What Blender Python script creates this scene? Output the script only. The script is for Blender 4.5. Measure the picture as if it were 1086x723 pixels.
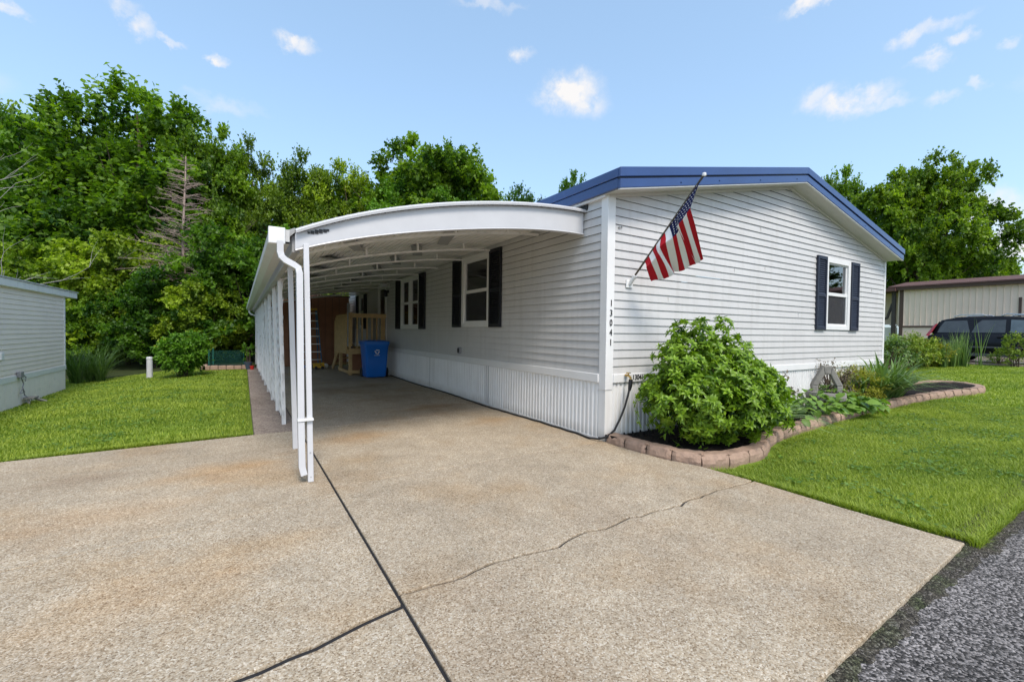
import bpy, math, random
import numpy as np
from mathutils import Vector, Matrix
for o in list(bpy.data.objects): bpy.data.objects.remove(o)
S = bpy.context.scene
COL = S.collection
R_ = math.radians

# ------------------------------------------------------------------ camera
CAM = Vector((-3.763, -3.892, 1.31))
FOC = 465.4
def _u(v): v = np.array(v, float); return v/np.linalg.norm(v)
_Y = _u((253-543, 361.5-348, -FOC)); _X = _u((1290-543, 361.5-361, -FOC)); _X = _u(_X-_Y*_X.dot(_Y)); _Z = np.cross(_X, _Y)
RM = np.array([_X, _Y, _Z])
cam = bpy.data.objects.new('camera', bpy.data.cameras.new('camera')); COL.objects.link(cam)
m4 = Matrix([list(RM[i])+[CAM[i]] for i in range(3)]+[[0, 0, 0, 1]])
cam.matrix_world = m4
cam.data.sensor_width = 36; cam.data.lens = FOC/1086*36
cam.data.clip_end = 2000; cam.data.clip_start = 0.05
S.camera = cam

# ------------------------------------------------------------------ light
SUN_DIR = Vector((-0.08, -0.72, 0.98)).normalized()      # towards the sun
SUN_STR, SKY_STR, EXPO = 1.5, 0.15, 1.08
el = math.asin(SUN_DIR.z)
sun = bpy.data.objects.new('sun', bpy.data.lights.new('sun', 'SUN')); COL.objects.link(sun)
sun.rotation_euler = (-SUN_DIR).to_track_quat('-Z', 'Y').to_euler()
sun.data.energy = SUN_STR; sun.data.angle = R_(18); sun.data.color = (1, .93, .845)
W = bpy.data.worlds.new("World"); S.world = W; W.use_nodes = True
nt = W.node_tree; nt.nodes.clear()
def N(t, ty, **k):
    n = t.nodes.new(ty)
    for a, b in k.items(): setattr(n, a, b)
    return n
wo = N(nt, 'ShaderNodeOutputWorld'); bg = N(nt, 'ShaderNodeBackground'); bg.inputs[1].default_value = SKY_STR
sky = N(nt, 'ShaderNodeTexSky', sky_type='NISHITA'); sky.sun_disc = False; sky.sun_elevation = el
sky.sun_rotation = math.atan2(SUN_DIR.x, SUN_DIR.y)
sky.air_density = 1.0; sky.dust_density = 2.0; sky.ozone_density = 1.0; sky.altitude = 200
geo = N(nt, 'ShaderNodeTexCoord')
def ray(px, py):
    return Vector(RM @ np.array([px-543, 361.5-py, -FOC], float))
nz = N(nt, 'ShaderNodeTexNoise'); nz.inputs['Scale'].default_value = 26; nz.inputs['Detail'].default_value = 7; nz.inputs['Roughness'].default_value = .62
nt.links.new(geo.outputs['Generated'], nz.inputs['Vector'])
nzw = N(nt, 'ShaderNodeVectorMath', operation='MULTIPLY_ADD')
nt.links.new(nz.outputs['Color'], nzw.inputs[0]); nzw.inputs[1].default_value = (.06,)*3; nzw.inputs[2].default_value = (-.03,)*3
warp = N(nt, 'ShaderNodeVectorMath', operation='ADD')
nt.links.new(geo.outputs['Generated'], warp.inputs[0]); nt.links.new(nzw.outputs[0], warp.inputs[1])
CLOUDS = [(604, 98, 38, 20, 1.1), (622, 108, 26, 18, .8), (585, 96, 22, 12, .7), (550, 59, 16, 8, .75), (316, 45, 20, 9, .85), (231, 63, 11, 7, .85),
          (150, 30, 14, 10, .7), (182, 42, 14, 5, .55), (128, 8, 16, 9, .55), (860, 3, 36, 8, .85), (965, 40, 24, 9, .65), (1000, 24, 26, 8, .55), (1022, 38, 13, 8, .6),
          (985, 65, 20, 8, .7), (905, 108, 34, 15, .95), (868, 103, 22, 12, .6), (945, 110, 22, 8, .5), (996, 107, 16, 7, .55), (1038, 88, 10, 6, .45),
          (1068, 45, 12, 7, .5), (1040, 225, 50, 26, .8), (1075, 262, 50, 30, .8), (8, 5, 20, 8, .6), (520, 5, 40, 6, .4), (240, 112, 40, 8, .3), (-80, 60, 60, 20, .7), (1170, 60, 60, 25, .7)]
acc = None
for (px, py, w, h, a) in CLOUDS:
    d = ray(px, py); L = d.length; d.normalize()
    t = Vector((0, 0, 1)).cross(d).normalized(); up = d.cross(t)
    wa, ha = w/L*1.25, h/L*1.25
    sub = N(nt, 'ShaderNodeVectorMath', operation='SUBTRACT'); nt.links.new(warp.outputs[0], sub.inputs[0]); sub.inputs[1].default_value = d
    d1 = N(nt, 'ShaderNodeVectorMath', operation='DOT_PRODUCT'); nt.links.new(sub.outputs[0], d1.inputs[0]); d1.inputs[1].default_value = t/wa
    d2 = N(nt, 'ShaderNodeVectorMath', operation='DOT_PRODUCT'); nt.links.new(sub.outputs[0], d2.inputs[0]); d2.inputs[1].default_value = up/ha
    d3 = N(nt, 'ShaderNodeVectorMath', operation='DOT_PRODUCT'); nt.links.new(sub.outputs[0], d3.inputs[0]); d3.inputs[1].default_value = d/.4
    cb = N(nt, 'ShaderNodeCombineXYZ')
    for k, q in enumerate((d1, d2, d3)): nt.links.new(q.outputs['Value'], cb.inputs[k])
    ln = N(nt, 'ShaderNodeVectorMath', operation='LENGTH'); nt.links.new(cb.outputs[0], ln.inputs[0])
    mr = N(nt, 'ShaderNodeMapRange', interpolation_type='SMOOTHSTEP'); nt.links.new(ln.outputs['Value'], mr.inputs[0])
    mr.inputs[1].default_value = 1.0; mr.inputs[2].default_value = .15; mr.inputs[3].default_value = 0; mr.inputs[4].default_value = a
    if acc is None: acc = mr.outputs[0]
    else:
        mx = N(nt, 'ShaderNodeMath', operation='MAXIMUM'); nt.links.new(acc, mx.inputs[0]); nt.links.new(mr.outputs[0], mx.inputs[1]); acc = mx.outputs[0]
mul = N(nt, 'ShaderNodeMapRange'); nt.links.new(nz.outputs['Fac'], mul.inputs[0]); mul.inputs[1].default_value = .34; mul.inputs[2].default_value = .58; mul.inputs[3].default_value = .22; mul.inputs[4].default_value = 1.1
cm = N(nt, 'ShaderNodeMath', operation='MULTIPLY', use_clamp=True); nt.links.new(acc, cm.inputs[0]); nt.links.new(mul.outputs[0], cm.inputs[1])
sz = N(nt, 'ShaderNodeSeparateXYZ'); nt.links.new(geo.outputs['Generated'], sz.inputs[0])
veil = N(nt, 'ShaderNodeMapRange', interpolation_type='SMOOTHSTEP'); nt.links.new(sz.outputs[2], veil.inputs[0]); veil.inputs[1].default_value = 0; veil.inputs[2].default_value = .75; veil.inputs[3].default_value = .50; veil.inputs[4].default_value = .34
hz = N(nt, 'ShaderNodeMix', data_type='RGBA'); nt.links.new(veil.outputs[0], hz.inputs[0]); nt.links.new(sky.outputs[0], hz.inputs[6]); hz.inputs[7].default_value = (1.55, 2.42, 3.15, 1)      # thin high veil, thicker towards the horizon
mixc = N(nt, 'ShaderNodeMix', data_type='RGBA'); nt.links.new(cm.outputs[0], mixc.inputs[0]); nt.links.new(hz.outputs[2], mixc.inputs[6]); mixc.inputs[7].default_value = (3.05, 3.0, 3.0, 1)
nt.links.new(mixc.outputs[2], bg.inputs[0]); nt.links.new(bg.outputs[0], wo.inputs[0])
S.view_settings.view_transform = 'Standard'; S.view_settings.look = 'None'; S.view_settings.gamma = 1; S.view_settings.exposure = EXPO
S.view_settings.use_curve_mapping = False
S.render.engine = 'CYCLES'
S.cycles.max_bounces = 8; S.cycles.transparent_max_bounces = 12; S.cycles.diffuse_bounces = 6

# ------------------------------------------------------------------ materials
def mat(name, col, rough=.6, spec=.4, var=.08, vscale=3., bump=0., bscale=80., metal=0., dirt=None, coat=0.):
    """base colour with two-scale variation, optional bump, optional dirt (colour, scale, threshold, amount)"""
    m = bpy.data.materials.new(name); m.use_nodes = True; t = m.node_tree
    b = t.nodes['Principled BSDF']
    b.inputs['Roughness'].default_value = rough; b.inputs['Specular IOR Level'].default_value = spec; b.inputs['Metallic'].default_value = metal
    b.inputs['Coat Weight'].default_value = coat
    tc = N(t, 'ShaderNodeTexCoord')
    n1 = N(t, 'ShaderNodeTexNoise'); n1.inputs['Scale'].default_value = vscale; n1.inputs['Detail'].default_value = 8; n1.inputs['Roughness'].default_value = .65
    t.links.new(tc.outputs['Object'], n1.inputs['Vector'])
    mr = N(t, 'ShaderNodeMapRange'); t.links.new(n1.outputs['Fac'], mr.inputs[0]); mr.inputs[1].default_value = .25; mr.inputs[2].default_value = .75
    mr.inputs[3].default_value = 1-var; mr.inputs[4].default_value = 1+var
    sc = N(t, 'ShaderNodeVectorMath', operation='SCALE'); sc.inputs[0].default_value = col[:3]; t.links.new(mr.outputs[0], sc.inputs['Scale'])
    out = sc.outputs[0]
    if dirt:
        n2 = N(t, 'ShaderNodeTexNoise'); n2.inputs['Scale'].default_value = dirt[1]; n2.inputs['Detail'].default_value = 9; n2.inputs['Roughness'].default_value = .7
        t.links.new(tc.outputs['Object'], n2.inputs['Vector'])
        m2 = N(t, 'ShaderNodeMapRange'); t.links.new(n2.outputs['Fac'], m2.inputs[0]); m2.inputs[1].default_value = dirt[2]; m2.inputs[2].default_value = dirt[2]+.14
        m2.inputs[4].default_value = dirt[3]
        mx = N(t, 'ShaderNodeMix', data_type='RGBA'); t.links.new(m2.outputs[0], mx.inputs[0]); t.links.new(out, mx.inputs[6]); mx.inputs[7].default_value = (*dirt[0], 1)
        out = mx.outputs[2]
    t.links.new(out, b.inputs['Base Color'])
    if bump:
        n3 = N(t, 'ShaderNodeTexNoise'); n3.inputs['Scale'].default_value = bscale; n3.inputs['Detail'].default_value = 5
        t.links.new(tc.outputs['Object'], n3.inputs['Vector'])
        bp = N(t, 'ShaderNodeBump'); bp.inputs['Strength'].default_value = bump; bp.inputs['Distance'].default_value = .01
        t.links.new(n3.outputs['Fac'], bp.inputs['Height']); t.links.new(bp.outputs[0], b.inputs['Normal'])
    return m

def grime(m, h0, h1, col, amt, streak=.0):
    """splash dirt above the ground and faint rain streaks, in object space"""
    t = m.node_tree; b = t.nodes['Principled BSDF']; src = b.inputs['Base Color'].links[0].from_socket
    tc = N(t, 'ShaderNodeTexCoord'); se = N(t, 'ShaderNodeSeparateXYZ'); t.links.new(tc.outputs['Object'], se.inputs[0])
    n = N(t, 'ShaderNodeTexNoise'); n.inputs['Scale'].default_value = 5; n.inputs['Detail'].default_value = 8; n.inputs['Roughness'].default_value = .7; t.links.new(tc.outputs['Object'], n.inputs['Vector'])
    r = N(t, 'ShaderNodeMapRange'); t.links.new(se.outputs[2], r.inputs[0]); r.inputs[1].default_value = h1; r.inputs[2].default_value = h0
    k = N(t, 'ShaderNodeMath', operation='MULTIPLY'); t.links.new(r.outputs[0], k.inputs[0]); t.links.new(n.outputs['Fac'], k.inputs[1])
    k2 = N(t, 'ShaderNodeMath', operation='MULTIPLY'); t.links.new(k.outputs[0], k2.inputs[0]); k2.inputs[1].default_value = amt; out = k2.outputs[0]
    if streak:
        mp = N(t, 'ShaderNodeMapping'); mp.inputs['Scale'].default_value = (5, 5, .35); t.links.new(tc.outputs['Object'], mp.inputs[0])
        n2 = N(t, 'ShaderNodeTexNoise'); n2.inputs['Scale'].default_value = 2.2; n2.inputs['Detail'].default_value = 6; t.links.new(mp.outputs[0], n2.inputs['Vector'])
        r2 = N(t, 'ShaderNodeMapRange'); t.links.new(n2.outputs['Fac'], r2.inputs[0]); r2.inputs[1].default_value = .5; r2.inputs[2].default_value = .72; r2.inputs[4].default_value = streak
        mxx = N(t, 'ShaderNodeMath', operation='MAXIMUM'); t.links.new(out, mxx.inputs[0]); t.links.new(r2.outputs[0], mxx.inputs[1]); out = mxx.outputs[0]
    x = N(t, 'ShaderNodeMix', data_type='RGBA'); t.links.new(out, x.inputs[0]); t.links.new(src, x.inputs[6]); x.inputs[7].default_value = (*col, 1); t.links.new(x.outputs[2], b.inputs['Base Color'])

def leafmat(name, dark, light, trans=.35, rough=.5, objvar=.0):
    m = bpy.data.materials.new(name); m.use_nodes = True; t = m.node_tree
    b = t.nodes['Principled BSDF']; out = t.nodes['Material Output']
    b.inputs['Roughness'].default_value = rough; b.inputs['Specular IOR Level'].default_value = .35
    at = N(t, 'ShaderNodeAttribute', attribute_name='tone')
    mx = N(t, 'ShaderNodeMix', data_type='RGBA'); t.links.new(at.outputs['Fac'], mx.inputs[0]); mx.inputs[6].default_value = (*dark, 1); mx.inputs[7].default_value = (*light, 1)
    c = mx.outputs[2]
    if objvar:
        oi = N(t, 'ShaderNodeObjectInfo'); hs = N(t, 'ShaderNodeHueSaturation')
        a = N(t, 'ShaderNodeMapRange'); t.links.new(oi.outputs['Random'], a.inputs[0]); a.inputs[3].default_value = .5-.03*objvar; a.inputs[4].default_value = .5+.02*objvar
        t.links.new(a.outputs[0], hs.inputs['Hue'])
        v = N(t, 'ShaderNodeMapRange'); t.links.new(oi.outputs['Random'], v.inputs[0]); v.inputs[3].default_value = 1+.3*objvar; v.inputs[4].default_value = 1-.3*objvar
        t.links.new(v.outputs[0], hs.inputs['Value']); t.links.new(c, hs.inputs['Color']); c = hs.outputs[0]
    t.links.new(c, b.inputs['Base Color'])
    tr = N(t, 'ShaderNodeBsdfTranslucent')
    g = N(t, 'ShaderNodeMix', data_type='RGBA', blend_type='MULTIPLY'); g.inputs[0].default_value = 1; t.links.new(c, g.inputs[6]); g.inputs[7].default_value = (1.5, 1.6, .6, 1)
    t.links.new(g.outputs[2], tr.inputs['Color'])
    ms = N(t, 'ShaderNodeMixShader'); ms.inputs[0].default_value = trans
    t.links.new(b.outputs[0], ms.inputs[1]); t.links.new(tr.outputs[0], ms.inputs[2]); t.links.new(ms.outputs[0], out.inputs['Surface'])
    return m

def aggregate(name, cols, scale, tint=None, bump=.35, patch=None):
    """exposed-aggregate paving: pebble cells, large blotches, stains"""
    m = bpy.data.materials.new(name); m.use_nodes = True; t = m.node_tree; b = t.nodes['Principled BSDF']
    b.inputs['Roughness'].default_value = .85; b.inputs['Specular IOR Level'].default_value = .25
    tc = N(t, 'ShaderNodeTexCoord')
    vo = N(t, 'ShaderNodeTexVoronoi'); vo.inputs['Scale'].default_value = scale; t.links.new(tc.outputs['Object'], vo.inputs['Vector'])
    sp = N(t, 'ShaderNodeSeparateColor'); t.links.new(vo.outputs['Color'], sp.inputs[0])
    cr = N(t, 'ShaderNodeValToRGB'); cr.color_ramp.interpolation = 'LINEAR'
    el_ = cr.color_ramp.elements
    for i, (p, c) in enumerate(cols):
        e = el_[i] if i < 2 else el_.new(p)
        e.position = p; e.color = (*c, 1)
    t.links.new(sp.outputs[0], cr.inputs[0])
    c = cr.outputs[0]
    vb = N(t, 'ShaderNodeTexVoronoi'); vb.inputs['Scale'].default_value = scale*.36; t.links.new(tc.outputs['Object'], vb.inputs['Vector'])
    s2 = N(t, 'ShaderNodeSeparateColor'); t.links.new(vb.outputs['Color'], s2.inputs[0])
    m0 = N(t, 'ShaderNodeMapRange'); t.links.new(s2.outputs[1], m0.inputs[0]); m0.inputs[3].default_value = .90; m0.inputs[4].default_value = 1.08
    k0 = N(t, 'ShaderNodeVectorMath', operation='SCALE'); t.links.new(c, k0.inputs[0]); t.links.new(m0.outputs[0], k0.inputs['Scale']); c = k0.outputs[0]
    for (sc_, lo, hi) in ((.55, .84, 1.12), (4.5, .9, 1.08)):
        n = N(t, 'ShaderNodeTexNoise'); n.inputs['Scale'].default_value = sc_; n.inputs['Detail'].default_value = 8; n.inputs['Roughness'].default_value = .6; t.links.new(tc.outputs['Object'], n.inputs['Vector'])
        r = N(t, 'ShaderNodeMapRange'); t.links.new(n.outputs['Fac'], r.inputs[0]); r.inputs[1].default_value = .3; r.inputs[2].default_value = .7; r.inputs[3].default_value = lo; r.inputs[4].default_value = hi
        k = N(t, 'ShaderNodeVectorMath', operation='SCALE'); t.links.new(c, k.inputs[0]); t.links.new(r.outputs[0], k.inputs['Scale']); c = k.outputs[0]
    for (colr, sc_, th, am, off) in (tint or []):
        n = N(t, 'ShaderNodeTexNoise'); n.inputs['Scale'].default_value = sc_; n.inputs['Detail'].default_value = 7; n.inputs['Roughness'].default_value = .6
        mp = N(t, 'ShaderNodeMapping'); mp.inputs['Location'].default_value = off; t.links.new(tc.outputs['Object'], mp.inputs[0]); t.links.new(mp.outputs[0], n.inputs['Vector'])
        r = N(t, 'ShaderNodeMapRange'); t.links.new(n.outputs['Fac'], r.inputs[0]); r.inputs[1].default_value = th; r.inputs[2].default_value = th+.2; r.inputs[4].default_value = am
        x = N(t, 'ShaderNodeMix', data_type='RGBA', blend_type='MULTIPLY'); t.links.new(r.outputs[0], x.inputs[0]); t.links.new(c, x.inputs[6]); x.inputs[7].default_value = (*colr, 1); c = x.outputs[2]
    for (cx_, cy_, rx_, ry_, colr, am) in (patch or []):      # oil and rust stains with a place and shape of their own
        mp = N(t, 'ShaderNodeMapping', vector_type='POINT'); mp.inputs['Location'].default_value = (-cx_/rx_, -cy_/ry_, 0); mp.inputs['Scale'].default_value = (1/rx_, 1/ry_, 0)
        t.links.new(tc.outputs['Object'], mp.inputs[0])
        n = N(t, 'ShaderNodeTexNoise'); n.inputs['Scale'].default_value = 1.6; n.inputs['Detail'].default_value = 6; t.links.new(mp.outputs[0], n.inputs['Vector'])
        ln_ = N(t, 'ShaderNodeVectorMath', operation='LENGTH'); t.links.new(mp.outputs[0], ln_.inputs[0])
        ad = N(t, 'ShaderNodeMath', operation='MULTIPLY_ADD'); t.links.new(n.outputs['Fac'], ad.inputs[0]); ad.inputs[1].default_value = 1.5; t.links.new(ln_.outputs['Value'], ad.inputs[2])
        r = N(t, 'ShaderNodeMapRange', interpolation_type='SMOOTHSTEP'); t.links.new(ad.outputs[0], r.inputs[0]); r.inputs[1].default_value = 1.75; r.inputs[2].default_value = .8; r.inputs[4].default_value = am
        x = N(t, 'ShaderNodeMix', data_type='RGBA', blend_type='MULTIPLY'); t.links.new(r.outputs[0], x.inputs[0]); t.links.new(c, x.inputs[6]); x.inputs[7].default_value = (*colr, 1); c = x.outputs[2]
    t.links.new(c, b.inputs['Base Color'])
    bp = N(t, 'ShaderNodeBump'); bp.inputs['Strength'].default_value = bump; bp.inputs['Distance'].default_value = .006; bp.invert = True
    t.links.new(vo.outputs['Distance'], bp.inputs['Height']); t.links.new(bp.outputs[0], b.inputs['Normal'])
    return m

def glassmat(name, tint=(.9, .93, .95), refl=.12, gain=1.0):
    m = bpy.data.materials.new(name); m.use_nodes = True; t = m.node_tree; t.nodes.remove(t.nodes['Principled BSDF']); out = t.nodes['Material Output']
    tr = N(t, 'ShaderNodeBsdfTransparent'); tr.inputs[0].default_value = (*tint, 1)
    gl = N(t, 'ShaderNodeBsdfGlossy'); gl.inputs['Roughness'].default_value = .01
    tc = N(t, 'ShaderNodeTexCoord'); n = N(t, 'ShaderNodeTexNoise'); n.inputs['Scale'].default_value = 1.5; t.links.new(tc.outputs['Object'], n.inputs['Vector'])
    bp = N(t, 'ShaderNodeBump'); bp.inputs['Strength'].default_value = .06; bp.inputs['Distance'].default_value = .02; t.links.new(n.outputs['Fac'], bp.inputs['Height']); t.links.new(bp.outputs[0], gl.inputs['Normal'])
    fr = N(t, 'ShaderNodeFresnel'); fr.inputs[0].default_value = 1.5
    ad = N(t, 'ShaderNodeMath', operation='MULTIPLY_ADD', use_clamp=True); t.links.new(fr.outputs[0], ad.inputs[0]); ad.inputs[1].default_value = gain; ad.inputs[2].default_value = refl
    ms = N(t, 'ShaderNodeMixShader'); t.links.new(ad.outputs[0], ms.inputs[0]); t.links.new(tr.outputs[0], ms.inputs[1]); t.links.new(gl.outputs[0], ms.inputs[2]); t.links.new(ms.outputs[0], out.inputs[0])
    return m

def emit(name, col, s):
    m = bpy.data.materials.new(name); m.use_nodes = True; b = m.node_tree.nodes['Principled BSDF']
    b.inputs['Emission Color'].default_value = (*col, 1); b.inputs['Emission Strength'].default_value = s; b.inputs['Base Color'].default_value = (*col, 1)
    return m

M = {}
M['siding'] = mat('vinyl siding', (.54, .53, .515), .45, .35, .06, 2.2, .08, 240)
M['white'] = mat('white trim', (.72, .715, .70), .45, .4, .04, 4)
M['skirt'] = mat('white skirting', (.77, .765, .75), .4, .4, .05, 3, dirt=((.52, .48, .40), 5, .66, .35))
grime(M['skirt'], -.02, .16, (.30, .25, .18), 1.0, .16); grime(M['siding'], -2, -1, (.36, .34, .30), 0, .22)
M['fascia'] = mat('white aluminium', (.53, .53, .54), .35, .45, .05, 4, dirt=((.5, .5, .48), 7, .68, .3))
M['oldwhite'] = mat('peeling white paint', (.66, .66, .65), .5, .3, .06, 5, .1, 60, dirt=((.20, .17, .13), 9, .60, .8))
M['gutter'] = mat('weathered gutter', (.52, .515, .50), .45, .35, .08, 4, dirt=((.26, .24, .2), 6, .58, .6))
M['soffit'] = mat('soffit', (.62, .60, .55), .6, .3, .05, 6)
M['deckpan'] = mat('roof pan', (.80, .79, .76), .5, .35, .1, 2, dirt=((.36, .34, .31), 3, .56, .6))
M['galvshade'] = mat('galvanised metal and header shade', (.33, .33, .33), .5, .4, .12, 8)
M['blue'] = mat('blue metal trim', (.022, .056, .178), .3, .5, .12, 2.5, .05, 6, coat=.2)
M['bluedark'] = mat('dark shadow line and nails', (.012, .02, .05), .5)
M['shutter'] = mat('navy shutter', (.022, .027, .045), .5, .35, .1, 20, .1, 120)
M['shutterside'] = mat('black shutter', (.012, .013, .018), .5, .35, .1, 20)
M['black'] = mat('black paint', (.012, .012, .013), .45)
M['rubber'] = mat('black rubber', (.02, .02, .021), .55, .35, .15, 15)
M['brass'] = mat('brass', (.55, .36, .12), .35, .5, .1, 20, metal=.9)
M['glass'] = glassmat('window glass', (.5, .52, .55), .0, .2)
M['glassfront'] = glassmat('front window glass', (.8, .84, .86), .22)
M['screen'] = mat('insect screen', (.05, .05, .055), .8, .1)
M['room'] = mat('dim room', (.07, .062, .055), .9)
M['lamp'] = emit('warm lamp', (1, .72, .32), 9)
M['lensgrey'] = mat('lamp lens', (.62, .63, .65), .25, .5)
M['wood'] = mat('treated lumber', (.50, .34, .16), .7, .25, .22, 7, .12, 50)
M['shed'] = mat('brown plywood', (.34, .16, .09), .7, .25, .16, 3, .1, 30)
M['bin'] = mat('blue plastic', (.008, .14, .55), .38, .45, .05, 4)
M['grey'] = mat('grey plastic', (.22, .22, .23), .5)
M['ladder'] = mat('blue fibreglass', (.05, .16, .30), .45)
M['alu'] = mat('aluminium', (.6, .6, .6), .35, .5, .06, 8, metal=.7)
M['yellow'] = mat('yellow plastic', (.70, .42, .04), .45)
M['mulch'] = mat('black mulch', (.016, .012, .010), .95, .15, .5, 30, .9, 60)
M['block'] = mat('tan concrete block', (.34, .235, .175), .9, .2, .22, 9, .7, 45, dirt=((.17, .13, .11), 12, .6, .5))
M['stone'] = mat('grey cast stone', (.25, .235, .21), .9, .2, .15, 10, .6, 60, dirt=((.13, .12, .11), 9, .56, .6))
M['bark'] = mat('bark', (.10, .075, .055), .95, .1, .3, 8, .8, 20)
M['deadwood'] = mat('dead wood', (.33, .25, .21), .9, .1, .2, 8)
M['barewood'] = mat('bare grey wood', (.34, .32, .29), .9, .1, .2, 8)
M['nsiding'] = mat('pale grey siding', (.82, .72, .64), .55, .3, .05, 2)
M['nskirt'] = mat('stained white panel', (.85, .78, .71), .55, .3, .06, 3, dirt=((.42, .42, .38), 3, .58, .55))
M['tan'] = mat('tan metal siding', (.82, .645, .49), .55, .3, .05, 2)
M['brownroof'] = mat('brown roof', (.115, .062, .052), .7, .25, .2, 6)
M['browntrim'] = mat('brown trim', (.10, .062, .045), .6, .3, .12, 6)
M['darkpost'] = mat('dark post', (.05, .042, .036), .7)
M['carpaint'] = mat('dark car paint', (.006, .006, .008), .3, .28, .05, 3)
M['carplastic'] = mat('grey cladding', (.075, .075, .08), .5)
M['carglass'] = mat('tinted glass', (.06, .066, .072), .08, .5, .25, 3)
M['carglassfront'] = mat('clear side glass', (.10, .125, .14), .04, .7, .3, 4)
M['redlens'] = mat('red lens', (.42, .012, .012), .15, .6)
M['chrome'] = mat('silver', (.6, .6, .6), .25, .5, metal=.9)
M['net'] = mat('green netting', (.012, .10, .075), .7)
M['terracotta'] = mat('dark pot', (.05, .07, .10), .6)
M['red'] = mat('red plastic', (.5, .03, .025), .4)
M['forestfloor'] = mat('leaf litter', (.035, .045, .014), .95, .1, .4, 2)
M['soil'] = aggregate('dark edge gravel', [(0, (.012, .010, .008)), (.45, (.045, .038, .028)), (.8, (.09, .08, .06)), (1., (.2, .18, .16))], 130, tint=[((.6, .9, .35), 5, .5, .8, (2, 2, 2))], bump=1.)
M['nearblack'] = mat('nearblack', (.02, .02, .022), .6, .3, .2, 12)
M['flagred'] = mat('red cloth', (.42, .012, .022), .8, .15, .06, 9)
M['flagwhite'] = mat('white cloth', (.78, .77, .76), .8, .15, .05, 9)
M['flagblue'] = mat('navy cloth', (.010, .012, .055), .8, .15, .06, 9)
M['pole'] = mat('dark metal pole', (.10, .085, .065), .4, .5, metal=.6)
STAINS = [(-1.2, 4.6, .9, .7, (.66, .59, .52), .5), (-.9, 3.2, .8, .45, (.80, .62, .45), .75), (-2.1, 6.2, 1., .9, (.62, .56, .52), .5), (-1.0, 6.6, .8, .6, (.62, .56, .5), .5), (-2.4, 1.6, .6, .4, (.95, .8, .62), .6),
          (-3.9, .9, .8, .45, (1., .76, .50), .6), (-4.6, .1, .9, .5, (.98, .80, .62), .5), (-4.9, 1.2, .5, .25, (.72, .62, .55), .5), (-3.7, -.9, .7, .3, (1., .82, .6), .5), (-2.8, .6, .5, .4, (.9, .82, .7), .6),
          (-.6, 1.7, .7, .4, (.95, .8, .62), .6), (-2.9, .2, .35, .2, (.75, .7, .65), .6), (-4.2, -1.2, .8, .4, (1., .84, .66), .5)]
M['concrete'] = aggregate('exposed aggregate', [(0, (.19, .137, .085)), (.2, (.308, .243, .163)), (.5, (.385, .315, .226)), (.82, (.435, .37, .277)), (1., (.545, .487, .395))], 148,
                          tint=[((.95, .82, .66), .9, .5, .8, (3, 7, 0)), ((.80, .76, .74), .7, .55, .7, (11, 2, 5))], patch=STAINS)
M['walk'] = aggregate('dark walkway', [(0, (.16, .12, .09)), (.3, (.23, .18, .145)), (1., (.33, .27, .22))], 60, tint=[((.7, .64, .6), 1.5, .5, .8, (1, 1, 1))])
M['asphalt'] = aggregate('worn asphalt', [(0, (.018, .017, .016)), (.34, (.052, .048, .045)), (.6, (.15, .138, .130)), (1., (.37, .34, .325))], 112, tint=[((.5, .5, .5), 1.2, .52, .8, (4, 1, 0))], bump=.9)
M['lawn'] = mat('turf', (.14, .21, .025), .95, .1, .3, 3, .6, 40)
L = {}
L['maple'] = leafmat('maple leaves', (.026, .080, .008), (.20, .34, .022), .42, .5, 1.)
L['dark'] = leafmat('dark leaves', (.020, .062, .009), (.145, .27, .020), .40, .5, .9)
L['bright'] = leafmat('bright leaves', (.045, .125, .010), (.18, .35, .024), .38, .5, .4)
L['bush'] = leafmat('bush leaves', (.024, .076, .006), (.245, .39, .027), .3, .38)
L['iris'] = leafmat('strap leaves', (.05, .115, .03), (.20, .31, .10), .25, .4)
L['ground'] = leafmat('garden leaves', (.05, .12, .015), (.22, .36, .06), .3, .45)
L['gold'] = leafmat('golden needles', (.14, .18, .012), (.42, .38, .03), .3, .5)
L['purple'] = leafmat('dry reddish leaves', (.07, .05, .04), (.24, .20, .15), .2, .6)
L['weed'] = leafmat('weeds', (.09, .16, .02), (.32, .40, .05), .3, .5)
L['reed'] = leafmat('reeds', (.07, .14, .035), (.24, .34, .11), .3, .5)
L['grass'] = leafmat('grass blades', (.094, .176, .010), (.385, .455, .058), .3, .5)
L['tallgrass'] = leafmat('ornamental grass', (.035, .085, .015), (.12, .20, .05), .3, .5)

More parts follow.
